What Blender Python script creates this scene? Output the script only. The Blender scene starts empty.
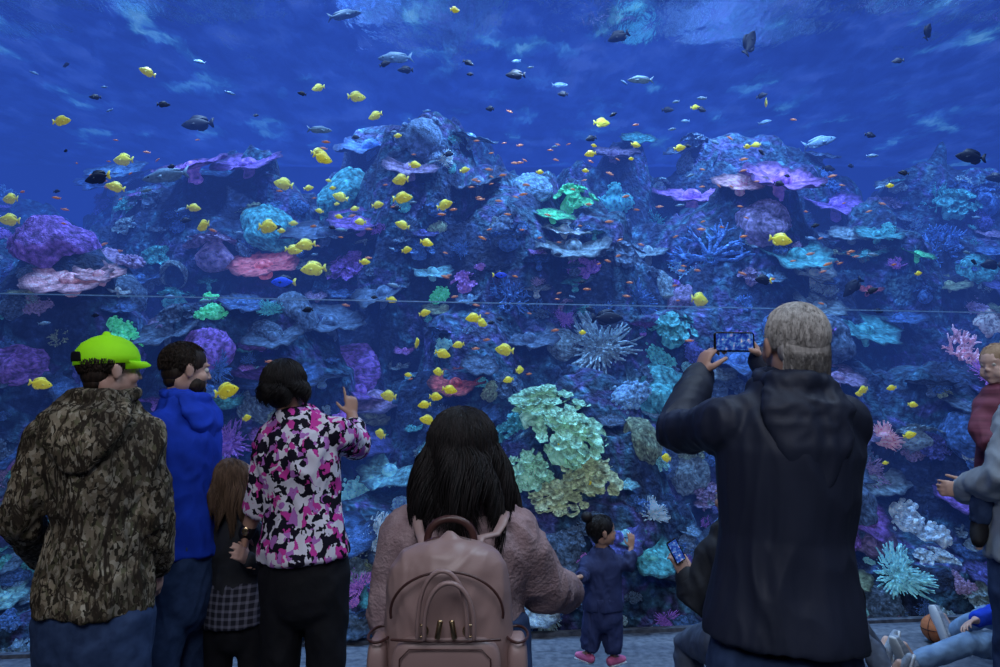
import bpy, math, random, numpy as np
from math import sin, cos, pi
from mathutils import Vector as V, Matrix, noise
from mathutils.bvhtree import BVHTree
random.seed(7)
S=bpy.context.scene; C=S.collection
S.view_settings.view_transform='Standard'
F=722.2; CZ=1.55; TH=math.atan(77.5/F)
cd=bpy.data.cameras.new('camera'); cam=bpy.data.objects.new('camera',cd); C.objects.link(cam)
cd.lens=26; cd.sensor_width=36; cam.location=(0,0,CZ); cam.rotation_euler=(pi/2+TH,0,0); S.camera=cam
def ray(px,py):
    a=(px-500)/F; b=(333.5-py)/F
    return V((a,cos(TH)-b*sin(TH),sin(TH)+b*cos(TH)))
def at(px,py,Y):
    d=ray(px,py); return V((0,0,CZ))+d*(Y/d.y)
def atz(px,z,Y): return V(((px-500)/F*(Y*cos(TH)+(z-CZ)*sin(TH)),Y,z))
GS=.13
def Yg(x): return 5.2+GS*x
Z=V((0,0,1))
# ---------------------------------------------------------------- materials
MC={}
def nodes(name):
    m=bpy.data.materials.new(name); m.use_nodes=True; nt=m.node_tree
    return m,nt,nt.nodes,nt.links,nt.nodes['Principled BSDF']
def coords(nt,sc=(1,1,1),kind='Object'):
    t=nt.nodes.new('ShaderNodeTexCoord'); mp=nt.nodes.new('ShaderNodeMapping'); mp.inputs['Scale'].default_value=sc
    nt.links.new(t.outputs[kind],mp.inputs[0]); return mp.outputs[0]
def nz(nt,vec,scale,detail=4,dist=0,out='Fac'):
    n=nt.nodes.new('ShaderNodeTexNoise'); n.inputs['Scale'].default_value=scale; n.inputs['Detail'].default_value=detail
    n.inputs['Distortion'].default_value=dist; nt.links.new(vec,n.inputs['Vector']); return n.outputs[out]
def ramp(nt,fac,st,const=False):
    r=nt.nodes.new('ShaderNodeValToRGB'); e=r.color_ramp
    if const: e.interpolation='CONSTANT'
    while len(e.elements)<len(st): e.elements.new(.5)
    for i,(p,c) in enumerate(st): e.elements[i].position=p; e.elements[i].color=(*c,1)
    nt.links.new(fac,r.inputs[0]); return r.outputs[0]
def bump(nt,h,b,st=.3,d=.01):
    n=nt.nodes.new('ShaderNodeBump'); n.inputs['Strength'].default_value=st; n.inputs['Distance'].default_value=d
    nt.links.new(h,n.inputs['Height']); nt.links.new(n.outputs[0],b.inputs['Normal'])
def mixc(nt,f,a,b,mode='MIX'):
    m=nt.nodes.new('ShaderNodeMixRGB'); m.blend_type=mode
    for i,x in enumerate((f,a,b)):
        if isinstance(x,(int,float)): m.inputs[i].default_value=x
        elif isinstance(x,tuple): m.inputs[i].default_value=(*x,1)
        else: nt.links.new(x,m.inputs[i])
    return m.outputs[0]
def M(name,col,col2=None,scale=15,rough=.75,bs=.3,bd=.004,bscale=None,metal=0,emit=0,sc=(1,1,1),stops=None,const=False,dist=0,spec=.3,det=4):
    if name in MC: return MC[name]
    m,nt,N,L,b=nodes(name); vec=coords(nt,sc); f=nz(nt,vec,scale,det,dist)
    col2=col2 or tuple(c*.6 for c in col)
    c=ramp(nt,f,stops or [(.35,col2),(.65,col)],const)
    L.new(c,b.inputs['Base Color']); b.inputs['Roughness'].default_value=rough; b.inputs['Metallic'].default_value=metal
    b.inputs['Specular IOR Level'].default_value=spec
    if emit: L.new(c,b.inputs['Emission Color']); b.inputs['Emission Strength'].default_value=emit
    if bs: bump(nt,nz(nt,vec,bscale or scale*4,3),b,bs,bd)
    MC[name]=m; return m
def cells(name,scale,sc,stops,dist=.04,lines=None,rough=.9):
    m,nt,N,L,b=nodes(name); vec=coords(nt,sc)
    n=nz(nt,vec,scale*.55,3,0,'Color'); va=N.new('ShaderNodeVectorMath'); va.operation='MULTIPLY_ADD'; L.new(n,va.inputs[0]); va.inputs[1].default_value=(dist,)*3; L.new(vec,va.inputs[2])
    vo=N.new('ShaderNodeTexVoronoi'); vo.inputs['Scale'].default_value=scale; L.new(va.outputs[0],vo.inputs['Vector'])
    sp=N.new('ShaderNodeSeparateColor'); L.new(vo.outputs['Color'],sp.inputs[0]); c=ramp(nt,sp.outputs[0],stops,True)
    if lines:
        c=mixc(nt,.75,c,ramp(nt,nz(nt,coords(nt),7,3,.3),[(.4,(.35,.32,.30)),(.6,(1.35,1.3,1.2))]),'MULTIPLY')
        for scl,sz in ((9,.28),(13,.5)):
            l=nz(nt,coords(nt,(1,1,sz)),scl,5,.6); c=mixc(nt,ramp(nt,l,[(.484,(0,0,0)),(.494,(1,1,1)),(.510,(1,1,1)),(.522,(0,0,0))]),c,lines)
    L.new(c,b.inputs['Base Color']); b.inputs['Roughness'].default_value=rough; b.inputs['Specular IOR Level'].default_value=.15
    bump(nt,nz(nt,vec,90,3),b,.25,.002); return m
skin=M('skin',(.50,.29,.21),(.43,.23,.16),scale=12,rough=.5,bs=.1,bd=.001)
skin_b=M('skin_fair',(.62,.39,.32),(.52,.30,.24),scale=12,rough=.5,bs=.1,bd=.001)
skin_c=M('skin_pale',(.74,.52,.45),(.66,.43,.37),scale=12,rough=.5,bs=.1,bd=.001)
denim=M('denim',(.040,.075,.18),(.022,.045,.12),scale=30,bscale=400,bs=.3,bd=.001)
denim_l=M('pale_denim',(.20,.31,.48),(.12,.20,.34),scale=14,bscale=400,bs=.3,bd=.001)
denim_g=M('grey_denim',(.14,.17,.24),(.09,.11,.16),scale=14,bscale=400,bs=.3,bd=.001)
black=M('black_cloth',(.010,.010,.014),(.006,.006,.009),scale=20,bs=.2)
camo=cells('camouflage_cloth',100,(1,1,.6),[(0,(.035,.03,.022)),(.14,(.13,.105,.075)),(.34,(.23,.20,.15)),(.52,(.11,.105,.065)),(.64,(.33,.30,.245)),(.80,(.07,.055,.038)),(.88,(.25,.21,.16))],.025,(.03,.022,.016))
bluec=M('royal_blue_fleece',(.012,.060,.60),(.008,.04,.42),scale=10,bscale=150,bs=.25,bd=.002,rough=.9)
navy=M('navy_shell_cloth',(.022,.028,.056),(.016,.021,.042),scale=8,rough=.58,bscale=14,bs=.4,bd=.010,spec=.28,sc=(1,1,.35))
toddl=M('toddler_navy_cotton',(.040,.055,.16),(.025,.035,.11),scale=12,bs=.3)
floral=cells('floral_print_cloth',46,(1,1,.85),[(0,(.010,.008,.018)),(.28,(.72,.68,.78)),(.52,(.60,.05,.34)),(.68,(.012,.01,.02)),(.78,(.46,.16,.52)),(.88,(.75,.70,.80))],.07)
knit=M('mauve_knit_wool',(.42,.30,.32),(.32,.215,.235),scale=25,bscale=120,bs=.9,bd=.006,rough=.95)
leather=M('mauve_leather',(.355,.235,.225),(.31,.20,.19),scale=6,rough=.42,bscale=220,bs=.2,bd=.001,spec=.5)
leather_d=M('dark_brown_leather',(.08,.032,.028),(.06,.022,.02),scale=9,rough=.4,bs=.2,spec=.5)
gold=M('pale_gold_metal',(.75,.55,.32),rough=.25,metal=1,bs=0)
cap_m=M('neon_green_cloth',(.36,.92,.01),(.28,.78,.01),scale=9,bscale=200,bs=.15,bd=.001,emit=.10)
greyhood=M('grey_blue_fleece',(.32,.38,.46),(.24,.29,.36),scale=15,bscale=150,bs=.25,bd=.002,rough=.9)
def hairm(name,a,b_,zs=.06,scale=90,bs=.6): return M(name,a,b_,scale=scale,sc=(1,1,zs),rough=.6,bscale=260,bs=bs,bd=.003,spec=.3)
hair_k=hairm('black_hair',(.018,.013,.014),(.007,.006,.007)); hair_b=hairm('brown_hair',(.20,.12,.075),(.09,.052,.032))
hair_d=hairm('dark_brown_hair',(.045,.028,.020),(.016,.010,.008)); hair_g=hairm('grey_hair',(.58,.55,.54),(.30,.28,.27),.3,110,.2); hair_l=hairm('light_baby_hair',(.42,.29,.19),(.30,.19,.12),.5,60)
maroon=M('maroon_cloth',(.20,.055,.10),(.12,.035,.06),scale=3,sc=(.2,.2,14),bs=.2)
pinkm=M('pink_shoe',(.85,.22,.42),(.7,.15,.33),scale=15,bs=.1)
white=M('white_rubber',(.62,.64,.68),(.5,.52,.56),scale=10,bs=.1)
greym=M('grey_mesh',(.34,.38,.46),(.22,.26,.32),scale=60,bs=.3)
charc=M('charcoal_cloth',(.030,.032,.042),bs=.2)
gblack=M('gloss_black',(.01,.01,.012),rough=.15,bs=0,spec=.6)
def plaid():
    m,nt,N,L,b=nodes('plaid_cloth'); out=None
    for ax,sc in (('X',34),('Z',34)):
        w=N.new('ShaderNodeTexWave'); w.bands_direction=ax; w.inputs['Scale'].default_value=sc/3; L.new(coords(nt),w.inputs['Vector'])
        c=ramp(nt,w.outputs['Fac'],[(.6,(.012,.012,.025)),(.8,(.16,.16,.22))])
        out=c if out is None else mixc(nt,.5,out,c)
    L.new(out,b.inputs['Base Color']); b.inputs['Roughness'].default_value=.9; return m
plaid_m=plaid()
def eye_mat():
    m,nt,N,L,b=nodes('eyeball'); sp=N.new('ShaderNodeSeparateXYZ'); L.new(coords(nt),sp.inputs[0])
    L.new(ramp(nt,sp.outputs['Y'],[(0,(.6,.6,.58)),(.0075,(.05,.025,.015)),(.0112,(.004,.004,.004))],True),b.inputs['Base Color'])
    b.inputs['Roughness'].default_value=.1; return m
eye_m=eye_mat()
def screen_mat():
    m,nt,N,L,b=nodes('phone_screen'); f=nz(nt,coords(nt),75,6,.5)
    c=ramp(nt,f,[(.32,(.004,.012,.10)),(.48,(.02,.06,.38)),(.58,(.06,.20,.50)),(.66,(.30,.22,.55)),(.72,(.55,.6,.4))])
    b.inputs['Base Color'].default_value=(0,0,0,1); L.new(c,b.inputs['Emission Color']); b.inputs['Emission Strength'].default_value=.9
    b.inputs['Roughness'].default_value=.1; return m
screen_m=screen_mat()
# ---------------------------------------------------------------- geometry
class G:
    def __init__(s): s.v=[]; s.f=[]
    def tube(s,pts,rad,n=12,side=None,caps='rr'):
        pts=[V(p) for p in pts]; m=len(pts)
        if not isinstance(rad,(list,tuple)) : rad=[rad]*m
        rad=[(r,r) if not isinstance(r,tuple) else r for r in rad]
        T=[(pts[min(i+1,m-1)]-pts[max(i-1,0)]).normalized() for i in range(m)]
        ref=V(side) if side is not None else (V((1,0,0)) if abs(T[0].x)<.8 else V((0,1,0)))
        P,R,TT=list(pts),list(rad),list(T)
        def cap(p,t,r,sg):
            h=min(r); return [(p+t*sg*h*k,(r[0]*q,r[1]*q),t) for k,q in ((.5,.87),(.85,.53))]
        if caps[0]=='r':
            for p,r,t in cap(pts[0],T[0],rad[0],-1): P.insert(0,p);R.insert(0,r);TT.insert(0,t)
            p0=pts[0]-T[0]*min(rad[0])
        else: p0=pts[0]
        if caps[1]=='r':
            for p,r,t in cap(pts[-1],T[-1],rad[-1],1): P.append(p);R.append(r);TT.append(t)
            p1=pts[-1]+T[-1]*min(rad[-1])
        else: p1=pts[-1]
        b=len(s.v); u=ref
        for p,r,t in zip(P,R,TT):
            u=u-t*u.dot(t)
            if u.length<1e-6: u=t.orthogonal()
            u.normalize(); w=t.cross(u)
            for k in range(n):
                a=2*pi*k/n; s.v.append(p+u*(cos(a)*r[0])+w*(sin(a)*r[1]))
            if side is not None: u=ref
        q=len(P)
        for i in range(q-1):
            for k in range(n):
                k2=(k+1)%n; s.f.append((b+i*n+k,b+i*n+k2,b+(i+1)*n+k2,b+(i+1)*n+k))
        s.v+= [p0,p1]; e=len(s.v)
        for k in range(n):
            k2=(k+1)%n; s.f.append((e-2,b+k2,b+k)); s.f.append((e-1,b+(q-1)*n+k,b+(q-1)*n+k2))
    def ell(s,c,r,R=None,n=16,m=10,p=1.):
        c=V(c); b=len(s.v); sg=lambda x:(abs(x)**p)*(1 if x>=0 else -1)
        for i in range(m+1):
            ph=pi*i/m
            for k in range(n):
                a=2*pi*k/n; d=V((r[0]*sg(sin(ph))*sg(cos(a)),r[1]*sg(sin(ph))*sg(sin(a)),r[2]*sg(cos(ph))))
                s.v.append(c+(R@d if R else d))
        for i in range(m):
            for k in range(n):
                k2=(k+1)%n
                if i==0: s.f.append((b,b+n+k,b+n+k2))
                elif i==m-1: s.f.append((b+i*n+k,b+m*n,b+i*n+k2))
                else: s.f.append((b+i*n+k,b+(i+1)*n+k,b+(i+1)*n+k2,b+i*n+k2))
    def box(s,c,h,R=None):
        b=len(s.v); c=V(c)
        for x in (-1,1):
            for y in (-1,1):
                for z in (-1,1):
                    d=V((x*h[0],y*h[1],z*h[2])); s.v.append(c+(R@d if R else d))
        for q in ((0,1,3,2),(4,6,7,5),(0,4,5,1),(2,3,7,6),(0,2,6,4),(1,5,7,3)): s.f.append(tuple(b+i for i in q))
def rootof(o):
    while o.parent: o=o.parent
    return o
def build(g,name,mat,parent=None,vox=None,sm=4,disp=None,origin=None,smooth=True):
    org=origin if origin is not None else (rootof(parent).location.copy() if parent else V((0,0,0)))
    me=bpy.data.meshes.new(name); me.from_pydata([tuple(v-org) for v in g.v],[],g.f); me.update()
    o=bpy.data.objects.new(name,me); C.objects.link(o)
    if vox:
        md=o.modifiers.new('r','REMESH'); md.mode='VOXEL'; md.voxel_size=vox
        if sm: ms=o.modifiers.new('s','SMOOTH'); ms.iterations=sm; ms.factor=.5
        m2=bpy.data.meshes.new_from_object(o.evaluated_get(bpy.context.evaluated_depsgraph_get()))
        o.modifiers.clear(); o.data=m2; bpy.data.meshes.remove(me); me=m2; me.name=name
    if disp:
        n=len(me.vertices); co=np.empty(n*3); no=np.empty(n*3)
        me.vertices.foreach_get('co',co); me.vertex_normals.foreach_get('vector',no)
        co=co.reshape(-1,3); no=no.reshape(-1,3)
        d=np.array([disp(V(c)) for c in co]); co+=no*d[:,None]; me.vertices.foreach_set('co',co.ravel()); me.update()
    me.materials.clear(); me.materials.append(mat)
    if smooth: me.shade_smooth()
    if parent: o.parent=parent; o.location=(0,0,0) if origin is None else org-rootof(parent).location
    else: o.location=org
    return o
def tag(o,label,cat,group=None,kind=None):
    if label: o['label']=label
    if cat: o['category']=cat
    if group: o['group']=group
    if kind: o['kind']=kind
    return o
def empty(name,loc,label,cat,group=None):
    o=bpy.data.objects.new(name,None); C.objects.link(o); o.location=loc; o.empty_display_size=.1
    return tag(o,label,cat,group)
def dup(o,loc,rot=None,sc=None,label=None,group=None):
    r=o.copy(); C.objects.link(r); r.location=loc
    if rot is not None: r.rotation_euler=rot
    if sc is not None: r.scale=(sc,)*3 if not isinstance(sc,tuple) else sc
    if label: r['label']=label
    if group: r['group']=group
    for ch in list(o.children):
        c=ch.copy(); C.objects.link(c); c.parent=r
    return r
def fold(a,f=9,sz=.5,seed=0):
    of=V((seed*3.1,seed*1.7,seed*.9))
    def fn(c):
        q=V((c.x*f,c.y*f,c.z*f*sz))+of; q=q+noise.noise_vector(q*.55)*.9
        r1=1-abs(noise.noise(q))*2.6; r2=1-abs(noise.noise(q*2.1+of))*2.6
        return a*(.75*max(r1,-.3)+.45*max(r2,-.3)-.45)
    return fn
# ---------------------------------------------------------------- people
TT=[-.25,-.1,.08,.3,.45,.62,.78,.88,.95,1.0]
TX=[.160,.166,.166,.150,.145,.156,.168,.158,.118,.07]
TY=[.115,.12,.122,.108,.104,.115,.118,.105,.085,.062]
def torso(g,J,s,th=0,t0=-.2,t1=1,wf=1,flare=0,caps='rr',df=1):
    ts=np.linspace(t0,t1,15); P,N=J['pel'],J['neck']; pts=[];rd=[]
    for t in ts:
        pts.append(P+(N-P)*float(t)); fl=flare*max(0,.45-t)
        rd.append((float(np.interp(t,TT,TX))*s*wf+th+fl,float(np.interp(t,TT,TY))*s*df+th+fl))
    g.tube(pts,rd,n=28,side=J['ax'],caps=caps)
def poly(pts,fr):
    if fr>=1: return pts
    n=(len(pts)-1)*fr; k=int(n); return pts[:k+1]+[pts[k].lerp(pts[k+1],max(n-k,.02))]
def limb(a,b,c): return [a,a.lerp(b,.5),b,b.lerp(c,.45),c]
def arms(g,J,s,th=0,fr=(1,1),caps='rr',rr=(.056,.047,.041,.038,.028)):
    for i,sd in enumerate('LR'):
        p=limb(J['sh'+sd],J['el'+sd],J['wr'+sd])
        q=poly(p,fr[i]); g.tube(q,[rr[k]*s+th for k in range(len(q))],n=14,caps=caps)
        g.tube([J['neck']+(J['sh'+sd]-J['neck'])*.15-Z*.01,J['sh'+sd]],[rr[0]*.82*s+th*.8,rr[0]*.92*s+th],n=12)
def legs(g,J,s,th=0,fr=1,caps='rr'):
    for sd in 'LR':
        p=limb(J['hi'+sd],J['kn'+sd],J['an'+sd]); r=[.088,.075,.057,.054,.038]
        q=poly(p,fr); g.tube(q,[r[k]*s+th for k in range(len(q))],n=16,caps=caps)
def hand(g,w,d,n,u,s=1,c=.5,point=False):
    d=V(d).normalized(); n=V(n); n=(n-d*n.dot(d)).normalized(); u=V(u); u=u-d*u.dot(d); u=(u-n*u.dot(n)).normalized()
    g.tube([w-d*.015*s,w+d*.03*s,w+d*.065*s,w+d*.09*s],[(.026*s,.019*s),(.036*s,.016*s),(.042*s,.014*s),(.039*s,.011*s)],side=u,n=12)
    for i,(L,off) in enumerate(zip((.072,.08,.074,.058),(.032,.0108,-.0105,-.031))):
        cc=.06 if (point and i==0) else c
        p=w+d*.086*s+u*off*s; dv=(d+u*off*3.).normalized(); pts=[p-d*.012*s]; a=0
        for k,fr in enumerate((.46,.31,.23)):
            a+=cc*(.75 if k==0 else 1); p=p+(dv*cos(a)+n*sin(a))*L*fr*s; pts.append(p)
        g.tube(pts,[.0090*s,.0086*s,.0078*s,.0066*s],n=8)
    p=w+d*.022*s+u*.026*s; a=(d*.55+u*.75+n*.3).normalized(); b=(d*.85+u*.2+n*(.3+c*.5)).normalized()
    g.tube([p-a*.01*s,p+a*.036*s,p+a*.036*s+b*.03*s,p+a*.036*s+b*.052*s],[.0135*s,.0115*s,.0098*s,.008*s],n=8)
def rot(yaw,pitch=0,roll=0): return Matrix.Rotation(math.radians(yaw),3,'Z')@Matrix.Rotation(math.radians(pitch),3,'X')@Matrix.Rotation(math.radians(roll),3,'Y')
def head(g,c,R,h,child=0):
    e=lambda q,r,p=1:g.ell(c+R@(V(q)*h),tuple(x*h for x in r),R,p=p)
    k=1.12 if child else 1; nk=.8 if child else 1
    e((0,-.012,.03),(.075*k,.092*k,.084*k)); e((0,.020,-.03),(.060*k,.064,.074)); e((0,.052,-.083),(.026,.022,.019))
    g.tube([c+R@(V((0,.080,.018))*h),c+R@(V((0,.090*(1 if not child else .98),-.008))*h),c+R@(V((0,.096*(1 if not child else .97),-.020))*h)],[.006*h*nk,.008*h*nk,.0095*h*nk],n=10)
    for x in (-1,1):
        e((x*.009,.086,-.024),(.007,.009,.006)); e((x*.036,.052,-.022),(.025,.026,.026))
        e((x*.028,.075,.030),(.022,.008,.006)); e((x*.077*k,-.008,-.004),(.009,.018,.030)); e((x*.083*k,-.014,.008),(.006,.012,.018))
        e((x*.045,-.02,-.045),(.02,.04,.04))
        if child: e((x*.035,.052,-.04),(.028,.028,.030))
    lw=.7 if child else 1
    e((0,.078,-.050),(.021*lw,.009,.005)); e((0,.076,-.060),(.018*lw,.009,.006))
def auto_legs(J,s,hipw=.085,knee=.50,spread=1.1):
    P=J['pel']; ax=J['ax']; fw=J['fw']
    for sd,q in (('L',-1),('R',1)):
        J.setdefault('hi'+sd,P+ax*q*hipw*s-Z*.03*s)
        J.setdefault('kn'+sd,V((P.x,P.y,knee*s))+ax*q*hipw*s*spread+fw*.02)
        J.setdefault('an'+sd,V((P.x,P.y,.09*s))+ax*q*hipw*s*spread*1.1-fw*.02)
    return J
def joints(Y,**k):
    J={}
    for n,p in k.items(): J[n]=p if isinstance(p,V) else at(p[0],p[1],p[2] if len(p)>2 else Y)
    ax=J['shR']-J['shL']; ax.z=0; J['ax']=ax.normalized(); J['fw']=Z.cross(J['ax']); return J
def person(label,J,s,hd,hs=1,sk=skin,hands=None,vox=.0052,group=None,child=0,eyes=False,seated=False,name='person',wf=1):
    if not seated: auto_legs(J,s)
    base=V((J['pel'].x,J['pel'].y,0)); r=empty(name,base,label,'person',group)
    g=G(); torso(g,J,s,wf=wf*.84,df=.82,th=-.006); arms(g,J,s,rr=(.044,.038,.035,.034,.027)); legs(g,J,s,-.012)
    R=rot(*hd); hc=J['head']; head(g,hc,R,hs,child)
    g.tube([J['neck']-Z*.03*s,hc+R@V((0,-.02,-.04))*hs],[.060*s,.052*hs],n=14)
    for sd in 'LR':
        hn=(hands or {}).get(sd)
        if hn is None:
            d=(J['wr'+sd]-J['el'+sd]); hn=dict(d=d,n=-J['ax']*(1 if sd=='R' else -1)+J['fw']*.2,u=J['fw'],c=.4)
        hand(g,J['wr'+sd],s=s*hn.pop('k',1),**hn)
        a=J['an'+sd]; f=J.get('ft'+sd,J['fw']); g.tube([a,a+f*.09*s-Z*.045*s,a+f*.17*s-Z*.055*s],[.036*s,.036*s,.028*s],n=12)
    build(g,'body',sk,r,vox=vox,sm=3)
    if eyes:
        for x in (-1,1):
            ge=G(); ge.ell((0,0,0),(.0125*hs,)*3); o=build(ge,'eye',eye_m,r,origin=V((0,0,0))); o.location=hc+R@V((x*.030,.0695,.008))*hs-base; o.rotation_euler=R.to_euler()
    return r
def top(r,J,s,mat,name='jacket',th=.02,t0=-.1,t1=.97,wf=1,df=1,sl=(1,1),ath=.018,amp=.007,vox=.009,fr=9,flare=0,seed=1,sm=4,cuff=None,sz=.5):
    g=G(); torso(g,J,s,th,t0,t1,wf,flare,'fr',df); arms(g,J,s,ath,(sl[0],sl[1]),'rf')
    o=build(g,name,mat,r,vox=vox,sm=sm,disp=fold(amp,fr,sz,seed))
    if cuff:
        for sd in 'LR':
            w,e=J['wr'+sd],J['el'+sd]; d=(w-e).normalized(); gc=G(); gc.tube([w-d*.035*s,w+d*.004],[.028*s+ath+.002]*2,n=16,caps='rr'); build(gc,'cuff',cuff,o)
    return o
def pants(r,J,s,mat,th=.014,t1=.15,amp=.009,fr=1,seed=3,name='trousers',shoes=None,sole=None,wf=1):
    g=G(); torso(g,J,s,th*.9,-.2,t1,wf=wf,caps='rf'); legs(g,J,s,th,fr,'rf'); build(g,name,mat,r,vox=.0095,sm=4,disp=fold(amp,8,.6,seed))
    if shoes:
        for sd in 'LR':
            a=J['an'+sd]; f=J.get('ft'+sd,J['fw']).normalized(); dn=J.get('dn',-Z)
            dn=(dn-f*dn.dot(f)).normalized()
            g=G(); g.tube([a-f*.05*s+dn*.035*s,a+f*.06*s+dn*.04*s,a+f*.14*s+dn*.05*s,a+f*.185*s+dn*.055*s],[(.036*s,.038*s),(.044*s,.042*s),(.046*s,.03*s),(.034*s,.022*s)],n=16,side=dn.cross(f))
            g.tube([a-dn*.03*s,a+dn*.03*s],[.046*s,.05*s],n=14)
            sh=build(g,'shoe',shoes,r,vox=.006,sm=3)
            g=G(); g.tube([a-f*.055*s+dn*.075*s,a+f*.06*s+dn*.078*s,a+f*.15*s+dn*.078*s,a+f*.195*s+dn*.075*s],[(.038*s,.014*s),(.046*s,.014*s),(.047*s,.014*s),(.034*s,.012*s)],n=16,side=dn.cross(f)); build(g,'sole',sole or white,sh)
def hood(r,J,s,mat,par=None,drop=.10,seed=5,w=1,back=.10):
    g=G(); N=J['neck']; ax,fw=J['ax'],J['fw']; pts=[];rr=[]
    for k in range(11):
        a=math.radians(-150+30*k); pts.append(N+ax*sin(a)*.078*s*w-fw*(cos(a)*.075*s+.01)+Z*(.040-.012*cos(a))*s); rr.append((.020+.008*max(0,cos(a)))*s)
    g.tube(pts,rr,n=12)
    g.tube([N-fw*.06*s+Z*.02*s,N-fw*back*s-Z*.03*s,N-fw*(back+.02)*s-Z*drop*.6*s,N-fw*(back+.022)*s-Z*drop*s],[(.10*s*w,.03*s),(.120*s*w,.032*s),(.095*s*w,.028*s),(.04*s*w,.018*s)],n=24,side=ax)
    return build(g,'hood',mat,par or r,vox=.007,sm=5,disp=fold(.007,12,.7,seed))
def hair_cap(g,c,R,h,ex=0,nape=1,k=1):
    e=lambda q,r:g.ell(c+R@(V(q)*h),tuple((x+ex)*h for x in r),R,n=24,m=16)
    e((0,-.018,.036),(.081*k,.096*k,.086*k))
    if nape: e((0,-.050,-.010),(.070,.052,.055))
    if nape: e((0,-.054,-.045),(.055,.036,.035))
def tufts(g,c,R,h,n,L,r,fmin=70,k=1,phm=1.9,lift=.006,ph0=0):
    for _ in range(n):
        a=math.radians(random.uniform(fmin,360-fmin)); ph=random.uniform(ph0,phm)
        if ph<.8: a=random.uniform(0,2*pi)
        def pt(ph,o=0): return c+R@(V((sin(a)*sin(ph)*(.083+o)*k,-.018+cos(a)*sin(ph)*(.097+o)*k,.034+cos(ph)*(.087+o)*k))*h)
        p0,p1,p2=pt(ph,-.004),pt(ph+L*5,.003),pt(ph+L*11,random.uniform(.001,lift)); g.tube([p0,p1,p2],[r*h,r*h,r*.3*h],n=3,caps='ff')
def strands(g,c,R,h,n,L,r,fmin=65,k=1.02,out=.25,wave=.006,lv=.25,jit=.002,sides=3,spread=.8):
    for _ in range(n):
        a=math.radians(random.uniform(fmin,360-fmin)); ph=random.uniform(.05,1.1); pts=[]; kk=k*random.uniform(.97,1.03)
        while ph<1.75:
            pts.append(c+R@(V((sin(a)*sin(ph)*.085*kk,-.018+cos(a)*sin(ph)*.1*kk,.034+cos(ph)*.09*kk))*h)+V((random.gauss(0,jit),random.gauss(0,jit),0))); ph+=.22
        p=pts[-1].copy(); o=(R@V((sin(a),cos(a),0))); nn=noise.noise(V((a*4,1.7,h*9))); LL=L*(1+lv*(nn*1.8+random.uniform(-.5,.5))); m=9
        o2=o+(R@V((cos(a),-sin(a),0)))*(noise.noise(V((a*4,5.2,h)))*spread+random.gauss(0,.08)); f0=a*5+random.gauss(0,.3)
        for i in range(m):
            p=p+V((0,0,-LL/m))+o2*(out*LL/m*(1-i/m))+V((sin(f0+i*.8),cos(f0+i*.7),0))*wave; pts.append(p.copy())
        q=len(pts); g.tube(pts,[r*h*(1.1 if i<q-5 else (q-i)/5.) for i in range(q)],n=sides,caps='ff')

# A: camouflage jacket
J=joints(2.4,head=(112,371),neck=(106,408),shL=(53,438),shR=(140,438),elL=(20,520,2.36),wrL=(44,556,2.62),elR=(153,520,2.43),wrR=(156,562,2.52),pel=(95,606))
A=person('person in a camouflage jacket and neon green cap, seen from behind',J,1.0,(-44,0),.94,skin_b,eyes=True,hands={'R':dict(d=(0,.1,-1),n=(-1,.1,0),u=(0,1,0),c=.55)})
jk=top(A,J,1.0,camo,th=.022,ath=.023,t0=-.02,amp=.016,fr=10,seed=2,flare=.02,cuff=camo,wf=.90)
hood(A,J,1.08,camo,drop=.17,seed=8,w=1.15,back=.115); pants(A,J,1.0,denim,shoes=greym,t1=.06)
g=G(); hair_cap(g,J['head'],rot(-44),.94,-.002); tufts(g,J['head'],rot(-44),.94,700,.02,.0018,ph0=1.45,phm=1.95); build(g,'hair',hair_d,A)
R=rot(-56,4); g=G(); hc=J['head']; h=.95
g.tube([hc+R@V((0,-.014,z))*h for z in (.024,.05,.075,.1,.118,.128)],[(x*h,y*h) for x,y in ((.089,.106),(.089,.105),(.082,.097),(.064,.078),(.038,.047),(.012,.014))],n=32,side=R@V((1,0,0)),caps='fr')
cp=build(g,'cap',cap_m,A)
g=G(); n=14
for i in range(n):
    a=pi*i/(n-1)
    for q,(rr,zz) in enumerate(((0,.03),(.5,.030),(1,.018))):
        g.v.append(hc+R@V((cos(a)*.076*(1-.14*rr),.035+(sin(a)*.055)+(sin(a)*.036)*rr,zz-abs(cos(a))*.016*rr))*h)
for i in range(n-1):
    for q in range(2): g.f.append((i*3+q,i*3+q+1,i*3+q+4,i*3+q+3))
b=build(g,'bill',cap_m,cp); sd_=b.modifiers.new('s','SOLIDIFY'); sd_.thickness=.004
g=G(); g.ell(hc+R@V((0,-.014,.128))*h,(.008,.008,.005)); build(g,'cap_button',cap_m,cp)
g=G(); g.tube([hc+R@V((sin(a)*.0905,-.014+cos(a)*.1075,.034+.02*max(0,-cos(a))))*h for a in np.linspace(2.5,3.8,11)],[(.0025,.016)]*11,n=8,side=Z.cross(V((0,1,0)))); build(g,'cap_strap',black,cp)
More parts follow.
